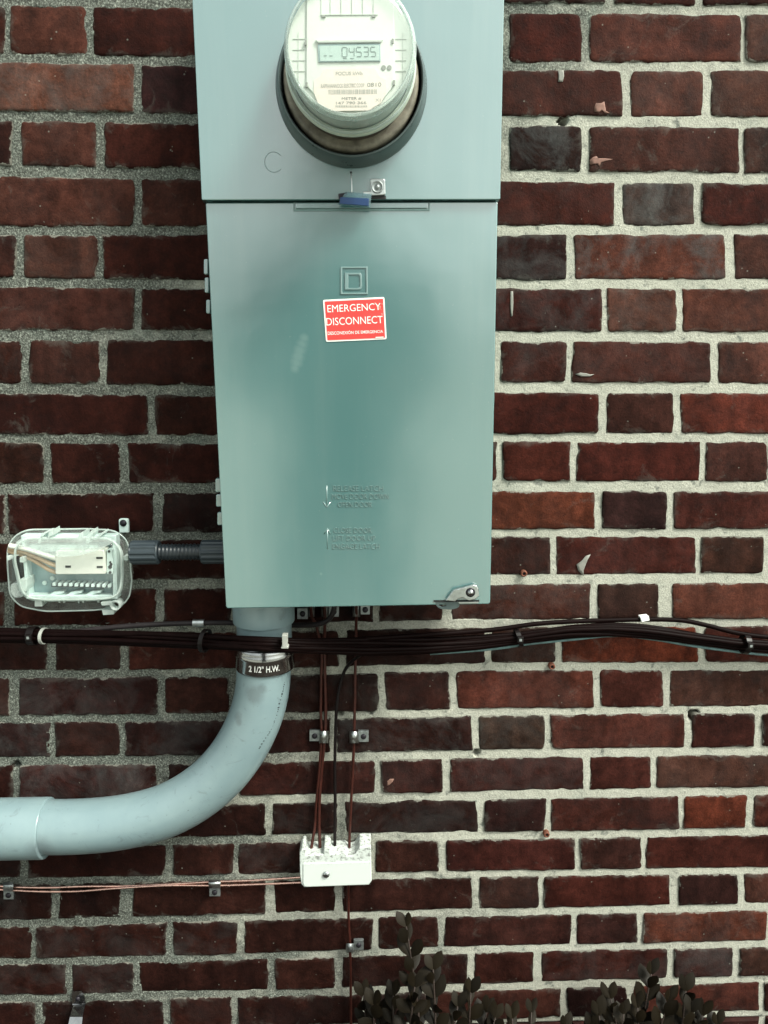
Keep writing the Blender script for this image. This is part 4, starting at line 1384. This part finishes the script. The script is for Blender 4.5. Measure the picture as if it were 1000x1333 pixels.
CGROUP = 'black cables strapped across the wall'
paths = [
    ([(-120, -.9, 0), (100, -.8, .4), (270, -.5, 1), (345, -.85, .4), (480, -.9, .3), (620, -.9, 0), (740, -.55, 1), (850, -.2, 1), (960, -.6, .5), (1120, -.7, 0)], .0036),
    ([(-120, -.4, 1), (100, -.25, 1), (270, -.9, .3), (345, -.45, 1), (480, -.5, 1), (620, -.1, 1), (740, -.2, 1.6), (850, .1, 1.5), (960, -.1, 1.4), (1120, -.1, 1)], .0035),
    ([(-120, .1, .2), (100, .15, 0), (270, .15, .2), (345, .0, 1.6), (480, -.05, 0), (620, -.5, .5), (740, .1, 1), (850, .45, 1), (960, .35, .8), (1120, .3, .5)], .0034),
    ([(-120, .5, 1.1), (100, .5, 1.2), (270, .55, 1.3), (345, .45, .9), (480, .3, 1.3), (620, .3, .8), (740, .45, 1.5), (850, .75, .4), (960, .9, .3), (1120, .9, 0)], .0036),
    ([(-120, .95, .2), (100, .9, .3), (270, .95, .4), (345, .9, .6), (480, .72, .5), (620, .7, 1.2), (740, .8, .6), (850, .3, 0), (960, .5, -.2), (1120, .5, 0)], .0034),
    ([(-120, -.1, -.6), (100, -.5, -.6), (200, -.2, 1.4), (345, .25, -.3), (480, 1.0, .2), (560, .95, .8), (640, .75, .2), (740, .55, -.2), (850, -.4, -.2), (960, .1, -.5), (1120, .1, -.5)], .0032),
    ([(-120, .7, -.4), (100, .4, -.5), (200, .75, .9), (345, .7, 1.5), (480, .5, -.4), (620, .0, -.5), (740, -.8, .2), (850, -.6, .9), (960, -.3, -.4), (1120, -.3, 0)], .0032),
]
for i, (pth, r) in enumerate(paths):
    xs_ = np.arange(-120, 1121, 24)
    us = np.interp(xs_, [p[0] for p in pth], [p[1] for p in pth])
    ws = np.interp(xs_, [p[0] for p in pth], [p[2] for p in pth])
    us = np.convolve(np.pad(us, 2, mode='edge'), np.ones(5) / 5, 'valid')
    ws = np.convolve(np.pad(ws, 2, mode='edge'), np.ones(5) / 5, 'valid')
    mb = MB(); mb.tube([bundle_pt(x, u + .06 * math.sin(x * .021 + i), w) for x, u, w in zip(xs_, us, ws)], r, 10, True, 3)
    o = mb.build('cable', M['cable'])
    tag(o, 'black cable ' + ('topmost', 'second from the top', 'fourth from the top', 'third from the bottom', 'lowest', 'third from the top', 'second from the bottom')[i] + ' in the bundle at the left edge', 'cable', CGROUP)
# the cable that arches above the bundle on the right
mb = MB(); mb.tube([P(x, y, d) for x, y, d in [(470, 832, .062), (560, 826, .042), (640, 820, .030), (700, 812, .026), (760, 808.5, .022), (835, 806.5, .018), (885, 807.5, .018), (920, 814, .020), (960, 824, .024), (1010, 830, .024), (1120, 836, .024)]], .0034, 10, True, 5)
tag(mb.build('cable', M['cable']), 'black cable arching above the right half of the cable bundle', 'cable')
# grey cable over the bundle on the left, behind the conduit, curling up into the cabinet
mb = MB(); mb.tube([P(x, y, d) for x, y, d in [(90, 823, .030), (150, 816.5, .036), (200, 813, .036), (260, 811, .030), (305, 811, .022), (345, 813, .015), (390, 814, .030), (415, 812.5, .040), (428, 806, .044), (434, 796, .046), (436, 784, .048)]], .0036, 12, True, 5)
gc = mb.build('cable', M['cable_grey'])
tag(gc, 'grey cable above the bundle on the left, curling up into the cabinet', 'cable')
# thin teal wire sagging under the bundle on the right
mb = MB(); mb.tube([P(x, y, d) for x, y, d in [(560, 851, .030), (640, 845, .026), (690, 838, .022), (745, 832.5, .020), (800, 827.5, .020), (850, 832, .022), (900, 840.5, .022), (960, 848.5, .022), (1010, 853.5, .022), (1120, 862, .022)]], .0021, 8, True, 5)
tag(mb.build('wire', M['cable_teal']), 'thin weathered teal wire along the underside of the cable bundle at right', 'wire')


def tie(x, mat, label, head=True, w=.0048, grow=1.12, nm='cable_tie', skew=0):
    t_ = empty(nm, bundle_pt(x, 0, 0), label, 'cable tie')
    hw = np.interp(x, XS, HW) * .00100 * grow
    c = bundle_pt(x, 0, .6)
    tx = (bundle_pt(x + 8, 0, .6) - bundle_pt(x - 8, 0, .6)).normalized()
    upv = Vector((0, 0, 1)); upv = (upv - tx * upv.dot(tx)).normalized()
    outv = tx.cross(upv)
    rings = []
    for k in range(20):
        a = 2 * math.pi * k / 20
        rad = upv * math.cos(a) * hw + outv * math.sin(a) * .0118
        rd = rad.normalized()
        q0 = c + rad + tx * skew * math.cos(a)
        rings.append([q0 - tx * w / 2, q0 + tx * w / 2, q0 + tx * w / 2 + rd * .0013, q0 - tx * w / 2 + rd * .0013])
    mb = MB(); mb.loops(rings + [rings[0]], False, False)
    mb.build('strap', mat, t_)
    if head:
        hp = c + upv * hw * .25 + Vector((0, -.0138, 0))
        mb = MB(); mb.box(hp, (.0085, .005, .0085)); mb.build('tie_head', mat, t_, .0008)
        mb = MB(); mb.box(hp + Vector((0, -.0026, 0)), (.0035, .0006, .0035)); mb.build('tie_slot', M['steel_dull'], t_)
    return t_


tie(43, M['tie'], 'black cable tie beside the white tie near the left edge', w=.0095)
tie(57, M['tie_white'], 'white cable tie round the bundle below the clear case', False, .0042, .95)
tie(267, M['tie'], 'black cable tie just left of the thick grey conduit', False, .0060, 1.25, skew=.003)
tie(675, M['tie'], 'black cable tie between the cabinet and the white tag', True, .0062, 1.2, skew=-.002)
tie(970, M['tie'], 'black cable tie near the right edge of the wall', True, .0075, 1.3)
# white clip hooked on the bundle in front of the conduit
mb = MB(); mb.prism([(367, 827), (374.5, 827), (374, 841.5), (375.5, 842), (375.5, 844.5), (366, 844.5), (366, 842.5), (367.5, 842)], .121, .131)
tag(mb.build('cable_clip', M['tie_white'], None, .0006), 'small white clip on the bundle in front of the thick conduit', 'clip')
mb = MB(); mb.prism([(834, 803.5), (845, 802), (846, 808), (835.5, 810)], .014, .0245)
tag(mb.build('cable_tag', M['sticker_white'], None, .0006), 'tiny white tag on the arching cable at right', 'tag')
ccp = P(258.5, 811, .030)
mb = MB()
rs = []
for k in range(16):
    a = 2 * math.pi * k / 16
    v_ = Vector((0, math.cos(a), math.sin(a)))
    rs.append([ccp + Vector((-.0075, 0, 0)) + v_ * .0041, ccp + Vector((.0075, 0, 0)) + v_ * .0041, ccp + Vector((.0075, 0, 0)) + v_ * .0052, ccp + Vector((-.0075, 0, 0)) + v_ * .0052])
mb.loops(rs + [rs[0]], False, False)
tag(mb.build('cable_clip', M['steel']), 'shiny metal band round the grey cable left of the conduit', 'clip')

# ------------------------------------------------------------------ ground wires
def wire(name, pts, r, mat, label, cat='wire', group=None, seg=8):
    mb = MB(); mb.tube([P(*p) for p in pts], r, seg, True, 5)
    return tag(mb.build(name, mat), label, cat, group)


wire('ground_wire', [(404, 784, .040), (406, 803, .024), (412, 815, .018), (418.5, 850, .010), (418.3, 880, .008), (417.6, 925, .008), (418.6, 957, .009), (416, 1000, .008), (412, 1045, .008), (410, 1075, .010), (406, 1100, .018), (404, 1118, .024)], .0022, M['copper_brown'],
     'reddish brown wire, left strand of the pair dropping to the white cover')
wire('ground_wire', [(422, 784, .040), (423, 803, .022), (422.5, 830, .012), (422.5, 850, .009), (423, 880, .008), (424, 925, .008), (423, 957, .010), (419, 1000, .008), (416, 1040, .009), (415.5, 1075, .011), (416.5, 1100, .018), (416.5, 1118, .024)], .0024, M['copper_brown'],
     'reddish brown wire, right strand of the pair dropping to the white cover')
wire('ground_wire', [(464, 784, .040), (464, 800, .020), (463.5, 830, .011), (462.8, 860, .008), (462, 910, .008), (461, 957, .010), (459.5, 1000, .008), (456.8, 1050, .009), (455, 1090, .012), (455, 1120, .020), (453.5, 1160, .010), (454, 1200, .008), (455.5, 1231, .009), (456.5, 1270, .008), (457, 1340, .008), (458, 1420, .008)], .0021, M['copper_brown'],
     'single reddish brown wire passing behind the white cover to the shrubs')
wire('drop_wire', [(490, 846, .062), (474, 850, .050), (462, 858, .024), (452, 868, .012), (446, 880, .010), (441, 900, .010), (438, 925, .012), (436.8, 957, .010), (436, 1000, .009), (436.5, 1050, .009), (436, 1090, .012), (436.5, 1118, .022)], .0024, M['cord_dark'],
     'dark insulated wire curving out of the bundle down to the white cover')
wire('copper_wire', [(-120, 1146, .008), (0, 1153.5, .008), (10, 1154.5, .008), (60, 1155.5, .009), (110, 1153.8, .009), (160, 1153.5, .007), (220, 1151, .008), (279, 1147.8, .009), (330, 1146, .009), (400, 1141.5, .012)], .0016, M['copper'],
     'bright bare copper wire, upper of the two running left from the white cover')
wire('copper_wire', [(-120, 1152, .008), (0, 1158, .008), (10, 1158.5, .008), (50, 1160.5, .009), (100, 1160.3, .008), (150, 1156.5, .010), (215, 1152.8, .009), (279, 1152.8, .009), (330, 1151.5, .009), (400, 1148.5, .012)], .0016, M['copper'],
     'bright bare copper wire, lower of the two running left from the white cover')


def wire_clip(hump, plate, label, vertical=False, d=.004, hd=.0165, dark=False):
    """small two-hole style strap: flat plate with a screw and a hump over the wire; boxes in pixels"""
    cx_, cy_ = (hump[0] + hump[2]) / 2, (hump[1] + hump[3]) / 2
    t_ = empty('wire_clip', P(cx_, cy_, 0), label, 'wire clip', 'metal wire clips on the wall')
    m_ = M['steel_dull'] if dark else M['steel']
    mb = MB(); mb.prism(rect(*plate), .001, d + .0016)
    po = mb.build('clip_plate', M['steel_dull'], t_, .0004)
    px_, py_ = (plate[0] + plate[2]) / 2, (plate[1] + plate[3]) / 2
    c = P(px_, py_, d + .0016)
    mb = MB(); mb.lathe([(.0040, d + .001), (.0040, d + .0030), (.0026, d + .0042), (.0001, d + .0042)], c.x, c.z, 14)
    mb.build('clip_screw', M['screw_dark'], po)
    mb = MB()
    x0, y0, x1, y1 = hump
    rs_ = []
    for k in range(9):
        a = math.pi * k / 8
        f = (1 - math.cos(a)) / 2
        dd = .002 + (hd - .002) * math.sin(a) ** .7
        if not vertical: A, B = P(x0 + (x1 - x0) * f, y0, dd), P(x0 + (x1 - x0) * f, y1, dd)
        else: A, B = P(x0, y0 + (y1 - y0) * f, dd), P(x1, y0 + (y1 - y0) * f, dd)
        rs_.append((A, B))
    up_ = [a for a, b in rs_]; lo = [b for a, b in rs_]
    inn = lambda L: [p + Vector((0, .0012, 0)) for p in L]
    vs_ = up_ + lo + inn(up_) + inn(lo)
    n9 = 9
    fs_ = []
    for k in range(8):
        fs_ += [(k, k + 1, n9 + k + 1, n9 + k), (2 * n9 + k, 3 * n9 + k, 3 * n9 + k + 1, 2 * n9 + k + 1), (k, 2 * n9 + k, 2 * n9 + k + 1, k + 1), (n9 + k, n9 + k + 1, 3 * n9 + k + 1, 3 * n9 + k)]
    mb.add(vs_, fs_, True)
    mb.build('clip_saddle', m_, t_)
    return t_


wire_clip((415.5, 952, 427.5, 967.5), (403, 951, 416.5, 965), 'metal clip holding the twin brown wires below the cabinet, screw on its left')
wire_clip((455, 952.5, 467.5, 967.5), (466.5, 951.5, 480, 966), 'metal clip holding the single brown wire, level with the twin-wire clip')
wire_clip((450.5, 1229, 461, 1239.5), (460.5, 1224, 473.5, 1236.5), 'dull metal clip on the brown wire beside the shrub', dark=True)
wire_clip((4, 1149, 17, 1160.5), (4.5, 1160, 17.5, 1171), 'metal clip on the bare copper wires at the left edge', True, dark=True)
wire_clip((271.5, 1145.5, 287, 1157), (272.5, 1156.5, 286.5, 1167), 'metal clip on the bare copper wires left of the white cover', True)
wire_clip((401, 789, 410, 803), (387, 792, 401, 806), 'metal clip nearest the conduit under the cabinet', hd=.027, d=.018)
wire_clip((418, 789, 428, 803), (428, 790, 441, 803), 'metal clip under the cabinet behind the curling grey cable', hd=.025, d=.018)
wire_clip((458.5, 789, 469, 803), (469.5, 787.5, 481.5, 800), 'metal clip under the cabinet at the single brown wire', hd=.023, d=.016)

# ------------------------------------------------------------------ white bonding cover
wc = empty('bonding_cover', P(437, 1154, 0), 'white plastic wire cover with a notched top edge below the cabinet', 'wire cover')
op = [(390, 1110), (393, 1106), (396.7, 1106), (398.5, 1113.5), (421, 1112.6), (421.8, 1104.8), (429.5, 1104.8), (430.4, 1112.6), (448.5, 1111), (452, 1114.2), (457.5, 1114.6), (462, 1112.4), (465, 1108), (468.4, 1103), (483, 1102.6), (483.6, 1125), (484, 1147), (480.5, 1152.3), (396, 1155.4), (392.4, 1151.4), (390.5, 1138.5)]
mb = MB(); mb.prism(op, .002, .036)
mb.build('cover_shell', M['white_plastic'], wc, .0014, 3)
mb = MB(); mb.prism(roundpoly([(394.5, 1124.5), (483, 1122), (483.6, 1147), (480, 1151.8), (397, 1154.8), (394.5, 1151)], [1, 1, 2, 2, 2, 2], 2), .034, .0375)
mb.build('cover_face', M['white_plastic'], wc, .0012)
mb = MB(); mb.prism([(392, 1112), (482, 1110), (482, 1117), (392, 1119)], .002, .034)
c0 = P(424.6, 1138.4, .0375)
mb = MB(); mb.lathe([(.0052, .0370), (.0052, .0385), (.0042, .0398), (.0001, .0402)], c0.x, c0.z, 20)
sco = mb.build('cover_screw', M['steel'], wc)
mb = MB(); mb.box((c0.x, -.0402, c0.z), (.006, .0006, .0012)); mb.box((c0.x, -.0402, c0.z), (.0012, .00065, .006)); mb.build('screw_slot', M['screw_dark'], sco)

# ------------------------------------------------------------------ wall anchors and the strap at lower left
for (x, y, lb) in ((718.5, 867.5, 'rusty screw anchor in the mortar just below the cable bundle at right'), (711.5, 1086, 'rusty screw anchor in the mortar between two dark bricks low on the right'), (682, 746.5, 'dark screw anchor in a brick edge right of the cabinet')):
    c0 = P(x, y, .003)
    t_ = empty('wall_anchor', c0, lb, 'screw anchor', 'rusty screw anchors in the brick wall')
    mb = MB(); mb.lathe([(.0048, -.004), (.0048, .0042), (.0040, .0058), (.0024, .0058), (.0022, .002)], c0.x, c0.z, 16)
    mb.build('anchor_sleeve', M['rust'], t_)
    mb = MB(); mb.lathe([(.0023, .001), (.0021, .0035), (.0001, .0038)], c0.x, c0.z, 12)
    mb.build('anchor_core', M['screw_dark'], t_)
ps = empty('pipe_strap', P(101, 1330, 0), 'bent metal strap at the lower left corner of the wall', 'strap')
cs = [((94, 1291, .003), (105.5, 1290, .003)), ((93.5, 1297, .0035), (109, 1294, .0035)), ((94, 1307, .004), (111.5, 1306, .004)), ((95, 1309, .0055), (111.5, 1307.5, .0055)), ((94.5, 1312, .016), (110.5, 1310, .016)), ((91, 1324, .030), (107.5, 1324, .030)), ((89, 1334, .036), (106.5, 1334, .036)), ((88, 1356, .036), (106, 1356, .036)), ((88, 1376, .022), (106, 1376, .022)), ((88, 1390, .004), (106, 1390, .004))]
A = [P(*a) for a, b in cs]; B = [P(*b) for a, b in cs]
bk = Vector((0, .0016, 0))
vs_ = A + B + [p + bk for p in A] + [p + bk for p in B]
n9 = len(cs)
fs_ = []
for k in range(n9 - 1):
    fs_ += [(k, k + 1, n9 + k + 1, n9 + k), (2 * n9 + k, 3 * n9 + k, 3 * n9 + k + 1, 2 * n9 + k + 1), (k, 2 * n9 + k, 2 * n9 + k + 1, k + 1), (n9 + k, n9 + k + 1, 3 * n9 + k + 1, 3 * n9 + k)]
fs_ += [(0, n9, 3 * n9, 2 * n9)]
mb = MB(); mb.add(vs_, fs_)
mb.build('strap_band', M['chrome'], ps)
mb = MB(); c0 = P(101.5, 1300, .004); mb.lathe([(.0036, .004), (.0034, .0062), (.0001, .0068)], c0.x, c0.z, 14)
mb.build('strap_screw', M['screw_dark'], ps)

# ------------------------------------------------------------------ shrubs at the foot of the wall
def leaf_mesh(wid, fold, bend):
    mb = MB()
    prof = [0, .45, .82, 1.0, .92, .62, 0]
    mid, lf, rt = [], [], []
    for i, w in enumerate(prof):
        t_ = i / (len(prof) - 1)
        y_ = bend * t_ * t_
        mid.append(Vector((0, y_, t_)))
        lf.append(Vector((-w * wid, y_ - fold * w * wid, t_))); rt.append(Vector((w * wid, y_ - fold * w * wid, t_)))
    vs = mid + lf[1:-1] + rt[1:-1]
    n_ = len(prof)
    L = lambda i: n_ + i - 1
    Rr = lambda i: n_ + (n_ - 2) + i - 1
    fs = [(0, 1, L(1)), (0, Rr(1), 1)]
    for i in range(1, n_ - 2):
        fs += [(i, i + 1, L(i + 1), L(i)), (i + 1, i, Rr(i), Rr(i + 1))]
    fs += [(n_ - 2, n_ - 1, L(n_ - 2)), (n_ - 1, n_ - 2, Rr(n_ - 2))]
    mb.add(vs, fs, True)
    me = mb.mesh('leaf', Vector((0, 0, 0)))
    me.materials.append(M['leaf'])
    return me


LM = [leaf_mesh(.24, .35, -.12), leaf_mesh(.27, .2, -.2), leaf_mesh(.21, .45, .05)]


def add_leaf(root, p, dirv, face, s):
    z_ = dirv.normalized()
    y_ = (face - z_ * face.dot(z_)).normalized()
    x_ = y_.cross(z_)
    o = bpy.data.objects.new('leaf', random.choice(LM))
    COL.objects.link(o)
    o.parent = root
    Rm = Matrix((x_, y_, z_)).transposed().to_4x4()
    o.matrix_local = Matrix.Translation(p - origin_of(root)) @ Rm @ Matrix.Diagonal((s, s, s, 1))


def shrub(label, base_px, stems):
    """stems: list of (tip x, tip y, depth, spread, pairs) in pixels; each runs down to the soil"""
    b0 = P(base_px, 1400, .16)
    root = empty('shrub', (b0.x, b0.y, .014), label, 'shrub', 'leafy shrubs at the foot of the wall')
    st = MB()
    for (tx, ty, d, pairs, gap) in stems:
        tip = P(tx, ty, d)
        foot = Vector((b0.x + random.uniform(-.05, .05) + (tip.x - b0.x) * .35, b0.y + random.uniform(-.04, .04), .0))
        midp = tip.lerp(foot, .45) + Vector((random.uniform(-.02, .02), random.uniform(-.015, .01), 0))
        pts = [foot, foot.lerp(midp, .5) + Vector((random.uniform(-.01, .01), 0, 0)), midp, tip.lerp(midp, .5) + Vector((random.uniform(-.006, .006), 0, 0)), tip]
        st.tube(pts, [.0034, .0030, .0024, .0017, .0010], 6, True, 3)
        axis = (pts[-1] - pts[-2]).normalized()
        ph = random.uniform(0, 1)
        pos, seg_i, s_ = tip.copy(), 3, 0.0
        # terminal pair, then pairs down the stem
        length = [(pts[i + 1] - pts[i]).length for i in range(4)]
        tot = sum(length)
        for j in range(pairs):
            dist = min(j * gap + .002, tot * .96)
            rem, i = dist, 3
            while rem > length[i] and i > 0:
                rem -= length[i]; i -= 1
            pos = pts[i + 1].lerp(pts[i], min(1, rem / length[i]))
            ax = (pts[i + 1] - pts[i]).normalized()
            a = (0 if j % 2 == 0 else math.pi / 2) + random.uniform(-.5, .5)
            side = Vector((math.cos(a), -math.sin(a) * .9, 0))
            for sg in (-1, 1):
                sd = side * sg + Vector((random.uniform(-.2, .2), random.uniform(-.25, .1), 0))
                op_ = .32 if j == 0 else random.uniform(.45, .95)
                dv = ax + sd * op_ + Vector((0, 0, random.uniform(-.1, .15)))
                fc = Vector((-sd.x * .35, -1.0 - sd.y * .2, .75 + random.uniform(-.3, .3)))
                if abs(fc.normalized().dot(dv.normalized())) > .95: fc = Vector((1, -.2, .3))
                add_leaf(root, pos, dv, fc, random.uniform(.026, .036) * (.85 if j == 0 else 1.05))
    st.build('stem', M['stem'], root)
    return root


shrub('dark leafy shrub with the tallest sprig, standing right of the brown wire', 555, [
    (529, 1206, .085, 11, .021), (564, 1262, .095, 9, .020), (613, 1292, .10, 8, .020), (540, 1285, .12, 9, .020),
    (596, 1310, .11, 8, .020), (512, 1296, .10, 8, .020), (634, 1318, .10, 7, .021), (645, 1325, .12, 7, .021)])
shrub('short dark shrub sprig left of the tallest sprig at the bottom edge', 478, [
    (473, 1296, .07, 7, .020), (495, 1318, .09, 7, .020), (486, 1308, .10, 7, .020), (505, 1326, .09, 7, .021)])
shrub('low dark leafy shrub tips at the bottom edge between the taller shrubs', 700, [
    (667, 1326, .09, 6, .021), (692, 1318, .08, 6, .021), (736, 1338, .09, 6, .021), (770, 1338, .10, 6, .021)])
shrub('dark leafy shrub at the bottom right with upright leaf pairs', 855, [
    (848, 1268, .075, 9, .020), (893, 1290, .080, 8, .020), (795, 1300, .085, 8, .020), (870, 1304, .10, 8, .020), (830, 1312, .10, 8, .020),
    (915, 1322, .10, 7, .020), (812, 1320, .11, 7, .020), (900, 1318, .12, 7, .020), (780, 1322, .10, 7, .021), (935, 1334, .11, 7, .021)])

# ------------------------------------------------------------------ the person taking the picture (only mirrored, softly, in the enamel)
def photographer():
    bx, by = -.055, -DIST - .46
    root = empty('person', (bx, by, 0), 'person in dark jacket holding up a phone, mirrored softly in the cabinet door', 'person')
    pts, rad, ed = [], [], []

    def v(p, r, par=None):
        pts.append(Vector(p)); rad.append(r)
        if par is not None: ed.append((par, len(pts) - 1))
        return len(pts) - 1
    pel = v((0, 0, .96), (.165, .115))
    wst = v((0, .0, 1.10), (.150, .105), pel)
    che = v((0, .01, 1.28), (.180, .120), wst)
    upc = v((0, .005, 1.40), (.150, .095), che)
    nek = v((0, .015, 1.50), (.058, .058), upc)
    chin = v((0, .03, 1.57), (.066, .075), nek)
    hed = v((0, .03, 1.66), (.080, .100), chin)
    top = v((0, .02, 1.735), (.060, .075), hed)
    nos = v((0, .135, 1.635), (.014, .014), hed)
    for s in (-1, 1):
        v((s * .088, .02, 1.64), (.012, .022), hed)
        sh = v((s * .185, 0, 1.405), (.066, .066), upc)
        el = v((s * .230, .15, 1.12), (.047, .047), sh)
        wr = v((s * .085 + .055, .400, 1.135), (.029, .026), el)
        pm = v((s * .060 + .055, .418, 1.17), (.034, .018), wr)
        for i_, (fx, fz, ln_) in enumerate(((.0, .052, .030), (.001, .030, .034), (.001, .008, .033), (.0, -.014, .026))):
            k1 = v((s * (.056 + fx) + .055, .434, 1.165 + fz * .8), (.0095, .0095), pm)
            k2 = v((s * .045 + .055, .420 + .003 * i_, 1.165 + fz), (.0085, .0085), k1)
            v((s * (.045 - ln_ * .35) + .055, .414, 1.166 + fz), (.0078, .0078), k2)
        th = v((s * .050 + .055, .400, 1.195), (.011, .011), pm)
        v((s * .034 + .055, .402, 1.216), (.009, .009), th)
        hp = v((s * .092, 0, .90), (.098, .105), pel)
        kn = v((s * .105, .02, .50), (.062, .066), hp)
        an = v((s * .110, -.01, .09), (.042, .046), kn)
        v((s * .125, .14, .042), (.040, .034), an)
    me = bpy.data.meshes.new('body')
    me.from_pydata([tuple(p) for p in pts], ed, [])
    o = bpy.data.objects.new('body', me)
    COL.objects.link(o)
    sk = o.modifiers.new('skin', 'SKIN')
    for i, r in enumerate(rad):
        me.skin_vertices[0].data[i].radius = r
    me.skin_vertices[0].data[0].use_root = True
    sub = o.modifiers.new('sub', 'SUBSURF'); sub.levels = 2; sub.render_levels = 2
    dg = bpy.context.evaluated_depsgraph_get()
    m2 = bpy.data.meshes.new_from_object(o.evaluated_get(dg))
    bpy.data.objects.remove(o)
    m2.name = 'body'
    for k in ('jacket', 'trousers', 'skin'): m2.materials.append(M[k])
    for p in m2.polygons:
        c = p.center
        p.use_smooth = True
        p.material_index = 2 if (c.z > 1.505 or c.y > .385) else (0 if c.z > .93 else 1)
    b = bpy.data.objects.new('body', m2); COL.objects.link(b); b.parent = root
    root.scale = (1.06, 1.06, 1.06)
    org = Vector((bx, by, 0))
    mb = MB()
    for i in range(1, 10):
        pass
    rings = []
    for i in range(0, 8):
        a = R(8 + i * 13)
        rings.append([org + Vector((.094 * math.sin(a) * math.cos(2 * math.pi * k / 24), .012 + .118 * math.sin(a) * math.sin(2 * math.pi * k / 24) - .012 * (i / 7), 1.665 + .105 * math.cos(a) - (.04 * (i / 7) if math.sin(2 * math.pi * k / 24) < .3 else -.015 * (i / 7)))) for k in range(24)])
    mb.loops(rings, True, False, True); mb.build('hair', M['hair'], root)
    for s in (-1, 1):
        mb = MB(); mb.sphere(org + Vector((s * .032, .112, 1.665)), .0125, 8); mb.build('eye', M['eye'], root)
    mb = MB(); mb.tube([org + Vector((-.024, .118, 1.592)), org + Vector((0, .126, 1.590)), org + Vector((.024, .118, 1.592))], .005, 6); mb.build('mouth', M['skin'], root)
    ph = empty('phone', CAM + Vector((0, -.010, -.05)), 'black phone held up by the person facing the cabinet', 'phone')
    mb = MB(); mb.box(CAM + Vector((0, -.0135, -.045)), (.074, .008, .155)); mb.build('phone_case', M['phone'], ph, .003)
    mb = MB(); mb.lathe([(.006, DIST + .011), (.0055, DIST + .0045), (.0042, DIST + .0045), (.0001, DIST + .006)], CAM.x, CAM.z, 20); mb.build('phone_lens', M['chrome'], ph)


photographer()
